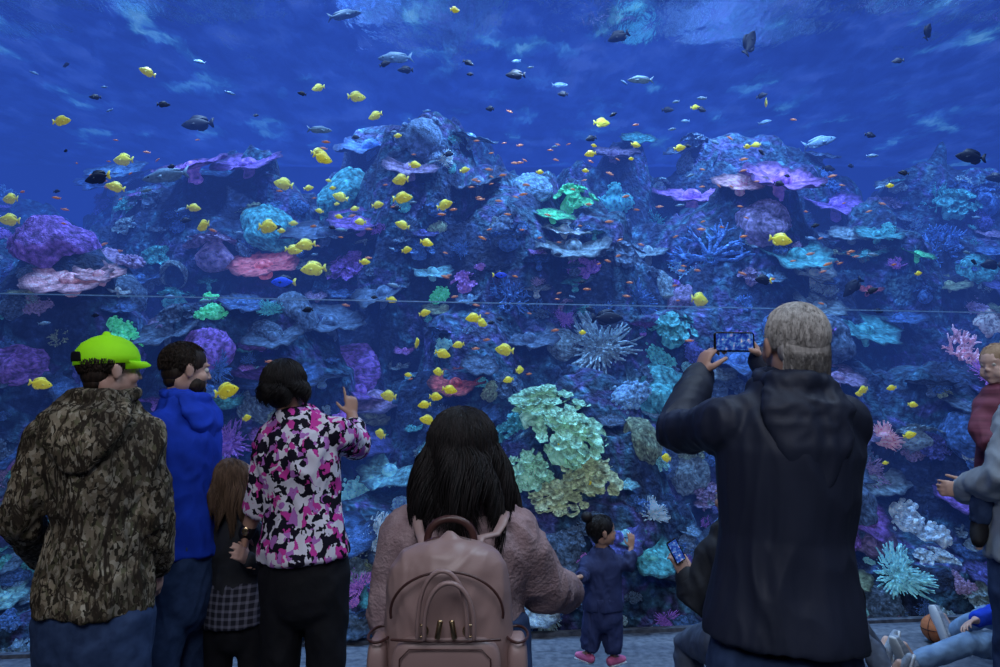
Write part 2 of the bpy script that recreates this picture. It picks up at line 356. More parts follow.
# B: blue hoodie
J=joints(2.9,head=(187,371),neck=(182,406),shL=(158,430,2.78),shR=(200,428,3.02),elL=(157,500,2.8),wrL=(172,545,3.05),elR=(207,495,3.05),wrR=(200,546,3.2),pel=(182,568))
B=person('bearded person in a royal blue hoodie and jeans beside the camouflage jacket',J,.98,(-52,-4),.95,skin_b,eyes=True)
top(B,J,.98,bluec,'hoodie',th=.024,ath=.020,t0=.08,amp=.013,seed=4,cuff=bluec,wf=.92); hood(B,J,1.0,bluec,seed=3,drop=.13); pants(B,J,.98,denim,seed=7,shoes=black,t1=.2,th=.010)
R=rot(-52,-4); g=G(); hair_cap(g,J['head'],R,.95,-.002); tufts(g,J['head'],R,.95,1800,.018,.0016); build(g,'hair',hair_d,B)
g=G(); c=J['head']
for q,r_ in (((0,.052,-.078),(.036,.034,.030)),((-.04,.03,-.055),(.024,.04,.034)),((.04,.03,-.055),(.024,.04,.034)),((0,.080,-.043),(.024,.007,.005))): g.ell(c+R@V(q)*.95,r_,R)
build(g,'beard',hair_d,B,vox=.005,disp=fold(.003,70))
# D: floral top
J=joints(2.8,head=(288,388),neck=(297,420),shL=(273,440),shR=(336,434),elL=(262,496,2.80),wrL=(246,534,2.84),elR=(357,446,3.02),wrR=(352,416,3.14),pel=(305,566))
D=person('person in a pink, white and black floral top pointing at the tank',J,.95,(-25,8),.92,skin,hands={'R':dict(d=(-.1,.15,1),n=(-.6,.7,0),u=(-.7,-.5,.2),c=1.0,point=True,k=.85),'L':dict(d=(-.1,.1,-1),n=(1,.2,0),u=(0,1,0),c=.5)})
top(D,J,.95,floral,'blouse',th=.014,ath=.018,t0=.05,sl=(.74,.88),amp=.012,seed=9,flare=.03,wf=.94); pants(D,J,.92,black,th=.010,t1=.2,seed=6,shoes=black,amp=.006)
R=rot(-25,8); g=G(); hair_cap(g,J['head'],R,.92,.0); strands(g,J['head'],R,.92,1300,.055,.0018,out=.12,k=1.01,jit=.002,lv=.5,spread=1.4); g.ell(J['head']+R@V((-.02,-.09,.035)),(.022,.022,.028)); build(g,'hair',hair_k,D)
w=J['wrL']; d=(w-J['elL']).normalized(); g=G(); g.tube([w-d*.03,w-d*.006],[.031]*2,n=16); wt=build(g,'wristwatch',black,D)
g=G(); g.ell(w-d*.018-J['fw']*.03,(.016,.006,.018)); build(g,'watch_case',gold,wt)
# C: girl
J=joints(2.95,head=(236,484),neck=(234,516),shL=(217,534),shR=(252,534),elL=(212,572,2.93),wrL=(220,594,3.0),elR=(257,568,2.92),wrR=(248,560,2.84),pel=(236,614))
Cg=person('child with long light brown hair in a black jacket between two adults',J,.72,(-50,5),.80,skin_b,child=1,eyes=True)
top(Cg,J,.72,charc,'jacket',th=.010,ath=.010,t0=.15,amp=.008,seed=12,cuff=charc,wf=.86)
g=G(); torso(g,J,.72,.012,-.10,.28,wf=.86,caps='fr',flare=.02); build(g,'plaid_shirt',plaid_m,Cg,vox=.009,disp=fold(.006,9,.5,2)); pants(Cg,J,.72,black,th=.0,shoes=black,amp=.004,wf=.84)
R=rot(-50,5); g=G(); hair_cap(g,J['head'],R,.80,.0,k=1.06); strands(g,J['head'],R,.80,1700,.14,.0019,out=.14,k=1.08,wave=.0045,lv=.4,spread=1.2); build(g,'hair',hair_b,Cg)
# E: backpack wearer
J=joints(1.8,head=(463,455),neck=(461,506),shL=(412,538),shR=(511,538),elL=(390,612,1.80),wrL=(404,640,2.02),elR=(543,586,1.88),wrR=(566,592,2.16),pel=(457,672))
E=person('person with long black hair in a mauve knit sweater, wearing a backpack',J,.93,(-4,3),.92,skin)
top(E,J,.93,knit,'sweater',th=.018,ath=.026,t0=.30,amp=.013,seed=15,fr=9,cuff=knit,wf=1.0); pants(E,J,.93,denim,th=.032,t1=.36,shoes=black)
R=rot(-4,3); g=G(); hair_cap(g,J['head'],R,.92,.004,k=1.02); hc=J['head']
g.tube([hc+V((0,-.01,.02)),hc+V((0,-.03,-.04)),hc+V((0,-.055,-.075)),hc+V((.0,-.08,-.10)),hc+V((.005,-.09,-.12))],[(.078,.081),(.076,.062),(.068,.042),(.05,.026),(.03,.012)],n=28,side=(1,0,0))
strands(g,hc,R,.92,3000,.115,.0015,out=.22,k=1.05,wave=.004,lv=.5,fmin=50,spread=1.2); strands(g,hc,R,.92,2400,.15,.0015,out=.34,k=1.06,wave=.007,lv=.6,fmin=50,spread=1.8); build(g,'hair',hair_k,E)
# backpack
bc=at(449,616,1.55); bc.z=1.105
bp=empty('backpack',V((bc.x,bc.y,.92)),'mauve leather backpack with front handles worn on the sweater back','backpack')
g=G()
g.tube([bc+V((0,0,z)) for z in (-.185,-.175,-.12,0,.08,.125,.155,.172,.180)],[(x*.97,y) for x,y in ((.114,.06),(.132,.074),(.139,.082),(.137,.082),(.134,.078),(.126,.070),(.106,.056),(.070,.038),(.02,.015))],n=36,side=(1,0,0),caps='fr')
bd=build(g,'pack_body',leather,bp,vox=.006,sm=6,disp=fold(.004,14))
g=G(); g.ell(bc+V((0,-.066,-.085)),(.108,.034,.090),p=.45,n=32,m=20); fp=build(g,'front_pocket',leather,bp)
for x in (-1,1):
    g=G(); g.ell(bc+V((x*.141,-.01,-.095)),(.021,.055,.085),p=.5,n=28,m=18); sp=build(g,'side_pocket',leather,bp)
    g=G(); g.tube([bc+V((x*.141+.022*cos(a),-.01+.056*sin(a),-.010)) for a in np.linspace(0,2*pi,25)],.003,n=6); build(g,'pocket_trim',leather_d,sp)
    g=G(); g.tube([bc+V((x*.050,.02,.140)),bc+V((x*.064,.055,.172)),at(458+x*38,534,1.655),at(460+x*42,524,1.665),at(461+x*44,516,1.70),at(461+x*44,510,1.76),at(461+x*44,512,1.84)],[(.011,.005)]*7,n=12,side=(1,0,0)); build(g,'shoulder_strap',leather,bp)
    g=G(); c0=bc+V((x*.046,-.088,.020)); g.tube([c0+V((.011*cos(a),-.006,.011*sin(a))) for a in np.linspace(0,2*pi,15)],.0028,n=6); build(g,'ring',gold,bp)
g=G(); g.tube([bc+V((.112*cos(a),-.064-.022*sin(a),.045+.085*sin(a))) for a in np.linspace(-.1,pi+.1,30)],.0028,n=6); zp=build(g,'zipper',leather_d,bp)
for x in (-.010,.012):
    g=G(); g.tube([bc+V((x,-.100,.040)),bc+V((x*1.5,-.106,.010))],[(.0055,.0025)]*2,n=8); build(g,'zipper_pull',gold,zp)
g=G(); g.tube([bc+V((-.105,-.088,.002)),bc+V((-.05,-.100,.003)),bc+V((.05,-.100,.003)),bc+V((.105,-.088,.002))],.0028,n=6); build(g,'pocket_zipper',leather_d,fp)
g=G(); g.tube([bc+V((-.088,-.1015,-.03)),bc+V((-.088,-.1015,-.12)),bc+V((-.07,-.1015,-.145)),bc+V((.07,-.1015,-.145)),bc+V((.088,-.1015,-.12)),bc+V((.088,-.1015,-.03)),bc+V((.07,-.1015,-.012)),bc+V((-.07,-.1015,-.012)),bc+V((-.088,-.1015,-.03))],.0014,n=5); build(g,'seam',leather_d,fp)
for x,hgt,yy in ((-.006,.125,0),(.008,.105,.012)):
    g=G(); g.tube([bc+V((x+.048*cos(a),-.100-yy-.010*sin(a),.012+hgt*max(0,sin(a))**.75)) for a in np.linspace(0,pi,22)],[(.0065,.0045)]*22,n=10,side=(0,1,0)); build(g,'front_handle',leather,bp)
g=G(); g.tube([bc+V((.050*cos(a),.035,.160+.055*max(0,sin(a))**.7)) for a in np.linspace(0,pi,20)],.008,n=10); build(g,'top_handle',leather_d,bp)
g=G(); g.tube([bc+V((.056*cos(a),.0,.150+.030*max(0,sin(a))**.7)) for a in np.linspace(0,pi,20)],.006,n=10); build(g,'top_handle',leather_d,bp)
# F: toddler
J=joints(4.45,head=(603,532),neck=(602,555),shL=(588,563),shR=(616,563),elL=(583,577,4.36),wrL=(580,577,4.24),elR=(629,566,4.42),wrR=(631,548,4.48),pel=(603,607),
  hiL=(596,611),hiR=(610,611),knL=(592,634),knR=(613,634),anL=(588,653),anR=(613,656))
J['ftL']=V((-.6,.8,0)); J['ftR']=V((.75,.6,0))
T=person('toddler in a navy outfit with a hair bun and pink shoes at the glass',J,.52,(-84,6),.80,skin,child=1,eyes=True,seated=True,vox=.0042,wf=1.1,
  hands={'R':dict(d=(.1,.2,1),n=(-.3,.9,0),u=(-1,0,0),c=.3,k=1.15),'L':dict(d=(-1,-.3,-.05),n=(0,0,-1),u=(0,1,0),c=.3,k=1.15)})
top(T,J,.52,toddl,'shirt',th=.030,ath=.022,t0=-.05,sl=(.9,.9),amp=.009,seed=3,vox=.007,wf=1.05,fr=14)
g=G(); torso(g,J,.52,.028,-.2,.2,caps='rf'); legs(g,J,.52,.030,.92,'rf'); build(g,'trousers',toddl,T,vox=.007,disp=fold(.010,14))
for sd in 'LR':
    a=J['an'+sd]; f=J['ft'+sd].normalized(); g=G(); g.tube([a-f*.02-Z*.025,a+f*.05-Z*.03,a+f*.085-Z*.034],[.028,.028,.021],n=14); sh=build(g,'shoe',pinkm,T)
    g=G(); g.tube([a-f*.025-Z*.048,a+f*.09-Z*.048],[(.029,.009)]*2,n=14,side=Z.cross(f)); build(g,'sole',white,sh)
R=rot(-84,6); g=G(); hair_cap(g,J['head'],R,.80,.0,k=1.1); g.ell(J['head']+R@V((0,-.088,.098)),(.036,.036,.034)); g.tube([J['head']+R@V((0,-.06,.07)),J['head']+R@V((0,-.088,.098))],.025)
tufts(g,J['head'],R,.80,500,.03,.002,k=1.10,fmin=85); build(g,'hair',hair_k,T)
# G: man with phone
J=joints(1.75,head=(793,347),neck=(790,396),shL=(731,424),shR=(838,424),elL=(676,432,2.00),wrL=(699,378,2.17),elR=(838,450,2.0),wrR=(764,362,2.2),pel=(783,652))
Gm=person('grey-haired person in a dark navy jacket raising a phone to the tank',J,1.03,(6,4),.90,skin_b,eyes=True,vox=.0045,
  hands={'L':dict(d=(.35,.15,1),n=(.9,.25,-.2),u=(.2,-.9,.1),c=.75,k=.85),'R':dict(d=(-.45,.15,.8),n=(-.8,.2,-.4),u=(-.1,-.9,.3),c=.75,k=.85)})
top(Gm,J,1.03,navy,th=.020,ath=.015,t0=.05,amp=.010,fr=8,seed=23,flare=.035,vox=.007,cuff=navy,wf=.88,sz=.3); pants(Gm,J,1.0,denim,shoes=black,t1=.04,th=.006,wf=.95)
hood(Gm,J,1.03,navy,drop=.20,seed=2,w=.88,back=.095)
R=rot(6,4); g=G(); hair_cap(g,J['head'],R,.90,-.006,nape=0); g.ell(J['head']+R@V((0,-.050,-.008)),(.063,.044,.050),R,n=24,m=16)
tufts(g,J['head'],R,.90,9000,.024,.0011,fmin=80,lift=.003,k=.965,phm=1.9)
for _ in range(2500):
    a=random.uniform(-1.2,1.2); z=random.uniform(-.055,.02); p=J['head']+R@V((sin(a)*.063,-.050-cos(a)*.042*(1-abs(z+.01)*5),z)); g.tube([p,p+R@V((0,-.003,-.014))],[.0011,.0004],n=3,caps='ff')
build(g,'hair',hair_g,Gm)
def phone(c,R,L,W,label):
    r=empty('smartphone',c,label,'phone'); g=G(); g.ell(c,(L/2,.0045,W/2),R,p=.22,n=40,m=20); build(g,'phone_case',gblack,r)
    g=G(); g.box((0,0,0),(L/2-.006,.0006,W/2-.005)); o=build(g,'screen',screen_m,r,smooth=False,origin=V((0,0,0))); o.location=R@V((0,-.0048,0)); o.rotation_euler=R.to_euler()
    g=G()
    for q in (0,1): g.ell(c+R@V((-L*.38,.006,W*.25-q*.022)),(.008,.003,.008),R)
    build(g,'camera_lens',gblack,r)
phone(at(734,342,2.16),rot(4,0),.125,.060,'black smartphone held up in landscape by the grey-haired person')
# H: crouching person
J=joints(3.2,head=(734,500),neck=(732,530),shL=(712,556),shR=(760,550),elL=(692,608,3.18),wrL=(686,578,3.22),elR=(778,600,3.3),wrR=(755,600,3.5),pel=(745,644),
  hiL=(722,642),hiR=(758,642),knL=(688,644,3.46),knR=(780,642,3.55),anL=atz(694,.09,3.3),anR=atz(775,.09,3.3))
H=person('crouching person in dark sleeves holding a phone, mostly behind the navy jacket',J,.97,(30,5),.92,skin_b,seated=True,eyes=True,hands={'L':dict(d=(-.35,.0,1),n=(-.4,.9,0),u=(.8,.4,.2),c=.8,k=.95)})
top(H,J,.97,charc,th=.012,ath=.018,amp=.009,seed=6,t0=-.05,wf=.9,cuff=charc); pants(H,J,.97,denim_g,shoes=black)
g=G(); hair_cap(g,J['head'],rot(30,5),.92,.002); tufts(g,J['head'],rot(30,5),.92,500,.02,.003); build(g,'hair',hair_b,H)
phone(at(676,551,3.19),rot(14,0,62),.105,.052,'small dark phone held by the crouching person in dark sleeves')
# I: person at right edge
J=joints(2.5,head=(1080,338),neck=(1066,384),shL=(1020,422),shR=(1114,412),elL=(1004,478,2.46),wrL=(968,490,2.64),elR=(1122,480,2.55),wrR=(1070,480,2.8),pel=(1046,566))
I=person('person in a grey-blue hoodie and jeans at the right edge carrying a baby',J,.97,(25,0),.97,skin_b,hands={'L':dict(d=(-1,.25,.05),n=(.3,.9,0),u=(0,.1,1),c=.75,k=.75)})
top(I,J,.97,greyhood,'hoodie',th=.028,ath=.024,t0=-.02,amp=.012,seed=7,cuff=greyhood); hood(I,J,1,greyhood); pants(I,J,.97,denim,th=.016,shoes=black)
g=G(); hair_cap(g,J['head'],rot(25),.98,.004); strands(g,J['head'],rot(25),.97,300,.1,.004); build(g,'hair',hair_d,I)
# J: baby
J=joints(2.60,head=(997,366),neck=(1000,394),shL=(1020,404,2.64),shR=(988,406,2.62),elL=(1030,430,2.60),wrL=(1034,455,2.55),elR=(982,430,2.56),wrR=(993,450,2.50),pel=(1003,470,2.62),
  hiL=(1014,474,2.66),hiR=(998,474,2.64),knL=(1024,500,2.58),knR=(984,494,2.56),anL=(1024,535,2.60),anR=(980,526,2.58))
J['ftR']=V((-.5,-.6,-.5)).normalized(); J['ftL']=V((.2,-.8,-.4)).normalized()
Bb=person('baby in a maroon top carried at the right edge',J,.43,(112,-2),.64,skin_c,child=1,eyes=True,seated=True,vox=.004)
top(Bb,J,.43,maroon,'striped_top',th=.024,ath=.022,t0=-.05,sl=(.92,.92),amp=.008,vox=.007,fr=13); g=G(); torso(g,J,.43,.018,-.2,.1); legs(g,J,.43,.018,.95,'rf'); build(g,'trousers',denim,Bb,vox=.007,disp=fold(.006,14))
for sd in 'LR':
    a=J['an'+sd]; f=J['ft'+sd].normalized(); g=G(); g.tube([a-f*.015,a+f*.045,a+f*.08],[.030,.029,.021],n=14); build(g,'shoe',black,Bb)
g=G(); hair_cap(g,J['head'],rot(112,-2),.64,.0,nape=0,k=1.09); tufts(g,J['head'],rot(112,-2),.64,300,.02,.002,k=1.08,fmin=90); build(g,'hair',hair_l,Bb)
# K, L: seated
def seated(label,px,Y,knee,ank,kn2,an2,wr,mat_t,mat_p,shoe,hairm_,s,hd):
    J=joints(Y,head=atz(px,.80*s+.02,Y),neck=atz(px,.64*s,Y),shL=atz(px-24,.56*s,Y-.03),shR=atz(px+24,.56*s,Y+.03),elL=atz(px-30,.36*s,Y+.02),wrL=at(*wr),elR=atz(px+28,.36*s,Y+.05),wrR=atz(px+5,.30*s,Y+.2),pel=atz(px,.12,Y),
      hiL=atz(px-12,.12,Y-.02),hiR=atz(px+12,.12,Y+.02),knL=knee,anL=ank,knR=kn2,anR=an2)
    for sd in 'LR':
        f=J['an'+sd]-J['kn'+sd]; h=V((f.x,f.y,0)).normalized(); J['ft'+sd]=(h*.35+Z*.9).normalized()
    J['dn']=V(((ank-J['pel']).x,(ank-J['pel']).y,-.2)).normalized()
    r=person(label,J,s,hd,.9,skin_b,seated=True,eyes=True); top(r,J,s,mat_t,'shirt',th=.022,t0=-.05,amp=.009); pants(r,J,s,mat_p,shoes=shoe)
    g=G(); hair_cap(g,J['head'],rot(*hd),.9,.004); tufts(g,J['head'],rot(*hd),.9,400,.02,.003); build(g,'hair',hairm_,r); return r
seated('person sitting on the floor in pale jeans and grey sneakers beside the ball',1034,4.6,atz(968,.19,4.42),atz(914,.09,4.40),atz(985,.26,4.75),atz(952,.09,4.95),(976,620,4.5),bluec,denim_l,greym,hair_b,.92,(60,5))
seated('person sitting on the floor in dark jeans, mostly hidden by the navy jacket',828,4.3,atz(864,.27,4.25),atz(890,.09,4.15),atz(856,.3,4.45),atz(880,.09,4.5),(838,600,4.45),black,denim_g,greym,hair_d,.88,(-30,5))
bc=V((atz(936,.1,5.05).x,5.05,.095))
bm=M('orange_rubber',(.50,.17,.07),(.40,.12,.05),scale=30,bscale=200,bs=.4,bd=.001)
ball=empty('ball',V((bc.x,bc.y,.007)),'orange-brown ball with dark seams on the floor','ball'); g=G(); g.ell(bc,(.092,)*3,n=32,m=20); build(g,'ball_skin',bm,ball)
g=G()
for ax in range(3):
    g.tube([bc+Matrix.Rotation(.5,3,'Z')@V([(cos(a),sin(a),0),(0,cos(a),sin(a)),(sin(a),0,cos(a))][ax])*.092 for a in np.linspace(0,2*pi,33)],.0026,n=5)
build(g,'seam',black,ball)
# ---------------------------------------------------------------- setting
def struct(name,verts,faces,mat):
    me=bpy.data.meshes.new(name); me.from_pydata(verts,[],faces); me.materials.append(mat); o=bpy.data.objects.new(name,me); C.objects.link(o); o['kind']='structure'; return o
def quad(name,a,b,c,d,mat): return struct(name,[a,b,c,d],[(0,1,2,3)],mat)
floor_m=M('hall_floor_stone',(.14,.15,.185),(.06,.068,.095),scale=22,rough=.6,bscale=60,bs=.25,det=8,spec=.3)
wall_m=M('dark_wall_paint',(.03,.035,.06),rough=.9,bs=.1)
XL,XR=-4.3,5.4
YB=12.8; WX=10; ZS=6.0; ZT=12.6
quad('floor',(XL,-4,0),(XR,-4,0),(XR,Yg(XR)+.05,0),(XL,Yg(XL)+.05,0),floor_m)
quad('ceiling',(XL,-4,5.3),(XR,-4,5.3),(XR,Yg(XR)-.01,5.3),(XL,Yg(XL)-.01,5.3),wall_m)
quad('wall_left',(XL,-4,0),(XL,Yg(XL),0),(XL,Yg(XL),5.3),(XL,-4,5.3),wall_m)
quad('wall_right',(XR,-4,0),(XR,Yg(XR),0),(XR,Yg(XR),5.3),(XR,-4,5.3),wall_m)
quad('wall_back',(XL,-4,0),(XR,-4,0),(XR,-4,5.3),(XL,-4,5.3),wall_m)
q=lambda x,z:(x,Yg(x),z)
struct('wall_front',[q(-WX,0),q(XL,0),q(XL,5.3),q(XR,5.3),q(XR,0),q(WX,0),q(WX,ZT),q(XR,ZT),q(XL,ZT),q(-WX,ZT),q(-WX,5.3),q(WX,5.3)],[(0,1,2,10),(10,2,8,9),(2,3,7,8),(3,11,6,7),(4,5,11,3)],wall_m)
SJ=2.33
seam=M('acrylic_joint',(.16,.35,.75),rough=.3,bs=0,emit=.16); al=math.atan(GS)
g=G(); g.box((0,0,0),((XR-XL)/2/cos(al),.006,.0035)); o=build(g,'trim_1',seam,smooth=False); o.location=((XL+XR)/2,Yg((XL+XR)/2),SJ); o.rotation_euler=(0,0,al); o['kind']='structure'
g=G(); g.box((0,0,0),((XR-XL)/2/cos(al),.03,.012)); o=build(g,'trim_2',floor_m,smooth=False); o.location=((XL+XR)/2,Yg((XL+XR)/2)-.035,.012); o.rotation_euler=(0,0,al); o['kind']='structure'
tw=M('tank_wall_blue',(.02,.05,.22),(.015,.035,.16),scale=.6,rough=.9,bs=0)
quad('wall_tank_back',(-WX,YB,0),(WX,YB,0),(WX,YB,ZT),(-WX,YB,ZT),tw)
quad('wall_tank_left',(-WX,Yg(-WX),0),(-WX,YB,0),(-WX,YB,ZT),(-WX,Yg(-WX),ZT),tw)
quad('wall_tank_right',(WX,Yg(WX),0),(WX,YB,0),(WX,YB,ZT),(WX,Yg(WX),ZT),tw)
quad('ceiling_tank',(-WX,Yg(-WX),ZT),(WX,Yg(WX),ZT),(WX,YB,ZT),(-WX,YB,ZT),tw)
# water surface
sm_=bpy.data.materials.new('rippled_water_surface'); sm_.use_nodes=True; nt=sm_.node_tree; nt.nodes.clear(); L=nt.links
o_=nt.nodes.new('ShaderNodeOutputMaterial'); vec=coords(nt,(1,.55,1))
vo=nt.nodes.new('ShaderNodeTexVoronoi'); vo.feature='DISTANCE_TO_EDGE'; vo.inputs['Scale'].default_value=2.2
wn=nt.nodes.new('ShaderNodeTexNoise'); wn.inputs['Scale'].default_value=1.6; L.new(vec,wn.inputs['Vector'])
va=nt.nodes.new('ShaderNodeVectorMath'); va.operation='ADD'; L.new(vec,va.inputs[0]); L.new(wn.outputs['Color'],va.inputs[1]); L.new(va.outputs[0],vo.inputs['Vector'])
tb=nt.nodes.new('ShaderNodeBsdfTransparent'); L.new(ramp(nt,vo.outputs['Distance'],[(0,(1,1,1)),(.12,(.75,.8,.85)),(.4,(.30,.32,.36))]),tb.inputs[0])  # cell tint works as a gobo, painting caustic dapples into the light below
gl=nt.nodes.new('ShaderNodeBsdfGlossy'); gl.inputs['Color'].default_value=(1,1,1,1); gl.inputs['Roughness'].default_value=.03
bp_=nt.nodes.new('ShaderNodeBump'); bp_.inputs['Strength'].default_value=.38; bp_.inputs['Distance'].default_value=.04; L.new(nz(nt,coords(nt,(1,.45,1)),8,5,.4),bp_.inputs['Height']); L.new(bp_.outputs[0],gl.inputs['Normal'])
mx=nt.nodes.new('ShaderNodeMixShader'); mx.inputs[0].default_value=.74; L.new(tb.outputs[0],mx.inputs[1]); L.new(gl.outputs[0],mx.inputs[2])
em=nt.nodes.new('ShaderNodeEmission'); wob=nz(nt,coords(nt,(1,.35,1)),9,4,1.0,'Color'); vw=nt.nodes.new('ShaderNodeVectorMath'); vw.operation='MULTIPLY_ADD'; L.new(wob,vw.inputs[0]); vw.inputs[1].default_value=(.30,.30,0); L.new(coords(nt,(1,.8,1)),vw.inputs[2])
cA=ramp(nt,nz(nt,vw.outputs[0],1.4,10,.2),[(.57,(0,0,0)),(.63,(.02,.10,.16)),(.67,(.10,.36,.40)),(.74,(.35,.75,.72))])  # skylight glints and coral reflections painted on as emissive noise patches
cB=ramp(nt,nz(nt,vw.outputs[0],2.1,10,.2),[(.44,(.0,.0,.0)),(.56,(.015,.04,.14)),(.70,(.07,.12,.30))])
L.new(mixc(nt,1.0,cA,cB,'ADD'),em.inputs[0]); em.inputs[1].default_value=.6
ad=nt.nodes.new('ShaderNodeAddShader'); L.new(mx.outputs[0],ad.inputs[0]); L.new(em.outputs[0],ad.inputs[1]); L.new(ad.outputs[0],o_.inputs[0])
nx,ny=160,70; vs=[];fs=[]
for j in range(ny+1):
    for i in range(nx+1):
        x=-WX+.02+(2*WX-.04)*i/nx; y0=Yg(x)+.02; y=y0+(YB-.02-y0)*j/ny; vs.append((x,y,ZS+.03*noise.noise(V((x*.9,y*1.5,0)))+.02*noise.noise(V((x*2.5,y*4,3)))))
for j in range(ny):
    for i in range(nx): a=j*(nx+1)+i; fs.append((a,a+1,a+nx+2,a+nx+1))
o=struct('water_surface',vs,fs,sm_); o.data.shade_smooth(); o['kind']='stuff'; tag(o,'rippled underside of the water surface with painted pale glints','water surface')
# ---------------------------------------------------------------- reef
MD=[(-3.1,8.2,1.7,.9,4.30),(-1.55,8.0,.9,.8,4.05),(-.85,7.8,.85,.75,4.65),(.1,7.6,.9,.8,3.95),(1.0,7.6,.8,.7,3.75),(2.6,8.2,1.5,.85,4.05),(4.2,8.6,1.2,.9,3.85),(5.6,8.7,1.3,.9,3.5),(7.5,9,1.5,1,3.4),
    (-4.0,6.3,1.0,.65,2.9),(-5.5,7.6,1.3,.9,3.5),(-7.5,8,1.5,1,3.7),(.62,6.3,.75,.6,1.75),(4.5,6.95,.9,.45,2.05),(1.5,7.0,.85,.55,2.65),(-2.4,6.6,1.0,.7,2.55),(-.3,6.8,.7,.6,2.45),(3.1,7.2,.9,.5,2.2),(2.3,6.5,.7,.4,1.2),(-1.3,5.9,.8,.45,1.0),
    (-.9,9.4,1.7,.8,5.35),(1.2,9.5,1.4,.8,4.9),(3.4,9.5,1.8,.8,5.1),(6.2,9.7,1.8,.8,4.8),(-4.2,9.6,1.7,.8,4.75),(-7.2,9.7,1.8,.9,4.5),(8.6,10.2,1.4,.9,4.8)]
def sst(x): x=max(0,min(1,x)); return x*x*(3-2*x)
def Hh(x,y):
    d=y-Yg(x); h=.30*sst(d/.35)+1.4*sst(d/2.6)*(.75+.5*noise.noise(V((x*.5,y*.5,9))))
    for X,Y,rx,ry,z in MD:
        q=((x-X)/rx)**2+((y-Y)/ry)**2
        if q<6: h=max(h,z*math.exp(-(q*.55)**1.6))
    h+=.42*noise.fractal(V((x*.9,y*.9,2)),1,2,4)*sst(d/1.2)
    h+=.10*sin(h*2*pi/.55)
    return max(h,.0)
st=.065; nx=int(2*9.4/st); vs=[];fs=[]; ny=int(7.2/.06)
for j in range(ny+1):
    for i in range(nx+1):
        x=-9.4+st*i; y0=Yg(x)+.07; y=y0+(12.5-y0)*(j/ny)**1.1; z=Hh(x,y)
        n=noise.noise_vector(V((x*2.1,y*2.1,z*2.1)))*.15+noise.noise_vector(V((x*6,y*6,z*6)))*.06
        k=min(1,(y-y0)/.4); vs.append(V((x+n.x*k,y+n.y*k,max(z+n.z,.0) if j else -.08)))
for j in range(ny):
    for i in range(nx): a=j*(nx+1)+i; fs.append((a,a+1,a+nx+2,a+nx+1))
m,nt,N,L,b=nodes('encrusted_reef_rock'); vec=coords(nt)
c1=ramp(nt,nz(nt,vec,1.6,6,.5),[(.30,(.010,.016,.045)),(.44,(.028,.055,.14)),(.51,(.05,.15,.23)),(.56,(.10,.08,.27)),(.62,(.04,.11,.24)),(.72,(.14,.28,.31))])
c2=ramp(nt,nz(nt,vec,14,8,.3),[(.35,(.10,.10,.13)),(.6,(1,1,1)),(.72,(2.6,2.6,2.6))])
L.new(mixc(nt,1.0,c1,c2,'MULTIPLY'),b.inputs['Base Color']); b.inputs['Roughness'].default_value=.95
bump(nt,nz(nt,vec,22,8,.2),b,1,.08)
me=bpy.data.meshes.new('reef_rock'); me.from_pydata(vs,[],fs); me.shade_smooth(); me.materials.append(m)
reef=bpy.data.objects.new('reef_rock',me); C.objects.link(reef); tag(reef,'dark encrusted reef rock slope rising across the whole tank','rock')
bvh=BVHTree.FromPolygons(vs,fs)
def g_plate(seed):
    g=G(); n,m=44,7
    for sd in (0,1):
        for j in range(m+1):
            r=j/m
            for i in range(n):
                a=2*pi*i/n; rr=r*(1+.28*noise.noise(V((cos(a)*1.5,sin(a)*1.5,seed)))+.05*sin(a*11+seed)*r)
                z=.16*r*r+.05*r*r*sin(a*7+seed*2)+.025*r*sin(a*19)+.04*noise.noise(V((cos(a)*r*4,sin(a)*r*4,seed)))-(.05*(1-r*.7) if sd else 0); g.v.append(V((cos(a)*rr,sin(a)*rr,z)))
    q=n*(m+1)
    for j in range(m):
        for i in range(n):
            i2=(i+1)%n; a=j*n+i; b_=j*n+i2; g.f.append((a,b_,b_+n,a+n)); g.f.append((q+a,q+a+n,q+b_+n,q+b_))
    for i in range(n):
        i2=(i+1)%n; a=m*n+i; b_=m*n+i2; g.f.append((a,b_,q+b_,q+a))
    g.tube([(0,0,-.45),(0,0,-.2),(0,0,.0)],[.22,.14,.25],n=12); return g
def g_stag(seed):
    g=G(); R_=random.Random(seed)
    def br(p,d,L,r,k):
        q=p+d*L; g.tube([p,p.lerp(q,.5)+V((R_.gauss(0,.02),R_.gauss(0,.02),0)),q],[r,r*.85,r*.6],n=5)
        if k:
            for _ in range(3):
                dd=(d+V((R_.gauss(0,.55),R_.gauss(0,.55),R_.gauss(.15,.35)))).normalized(); br(p+d*L*R_.uniform(.5,1),dd,L*.68,r*.72,k-1)
    for i in range(20):
        a=2*pi*i/20+R_.random()*.4; e_=R_.uniform(.2,1.35); br(V((cos(a)*.12,sin(a)*.12,-.05)),V((cos(a)*cos(e_),sin(a)*cos(e_),sin(e_))),.42,.05,2)
    return g
def g_brain(seed):
    g=G(); n,m=56,22
    for i in range(m+1):
        ph=pi*.62*i/m
        for k in range(n):
            a=2*pi*k/n; d=V((sin(ph)*cos(a),sin(ph)*sin(a),cos(ph)*.7)); w=1+.22*noise.noise(d*1.7+V((seed,)*3))+.12*abs(noise.noise(d*5+V((seed,)*3)))+.05*noise.noise(d*13); g.v.append(d*w)
    for i in range(m):
        for k in range(n):
            k2=(k+1)%n; g.f.append((i*n+k,(i+1)*n+k,(i+1)*n+k2,i*n+k2))
    return g
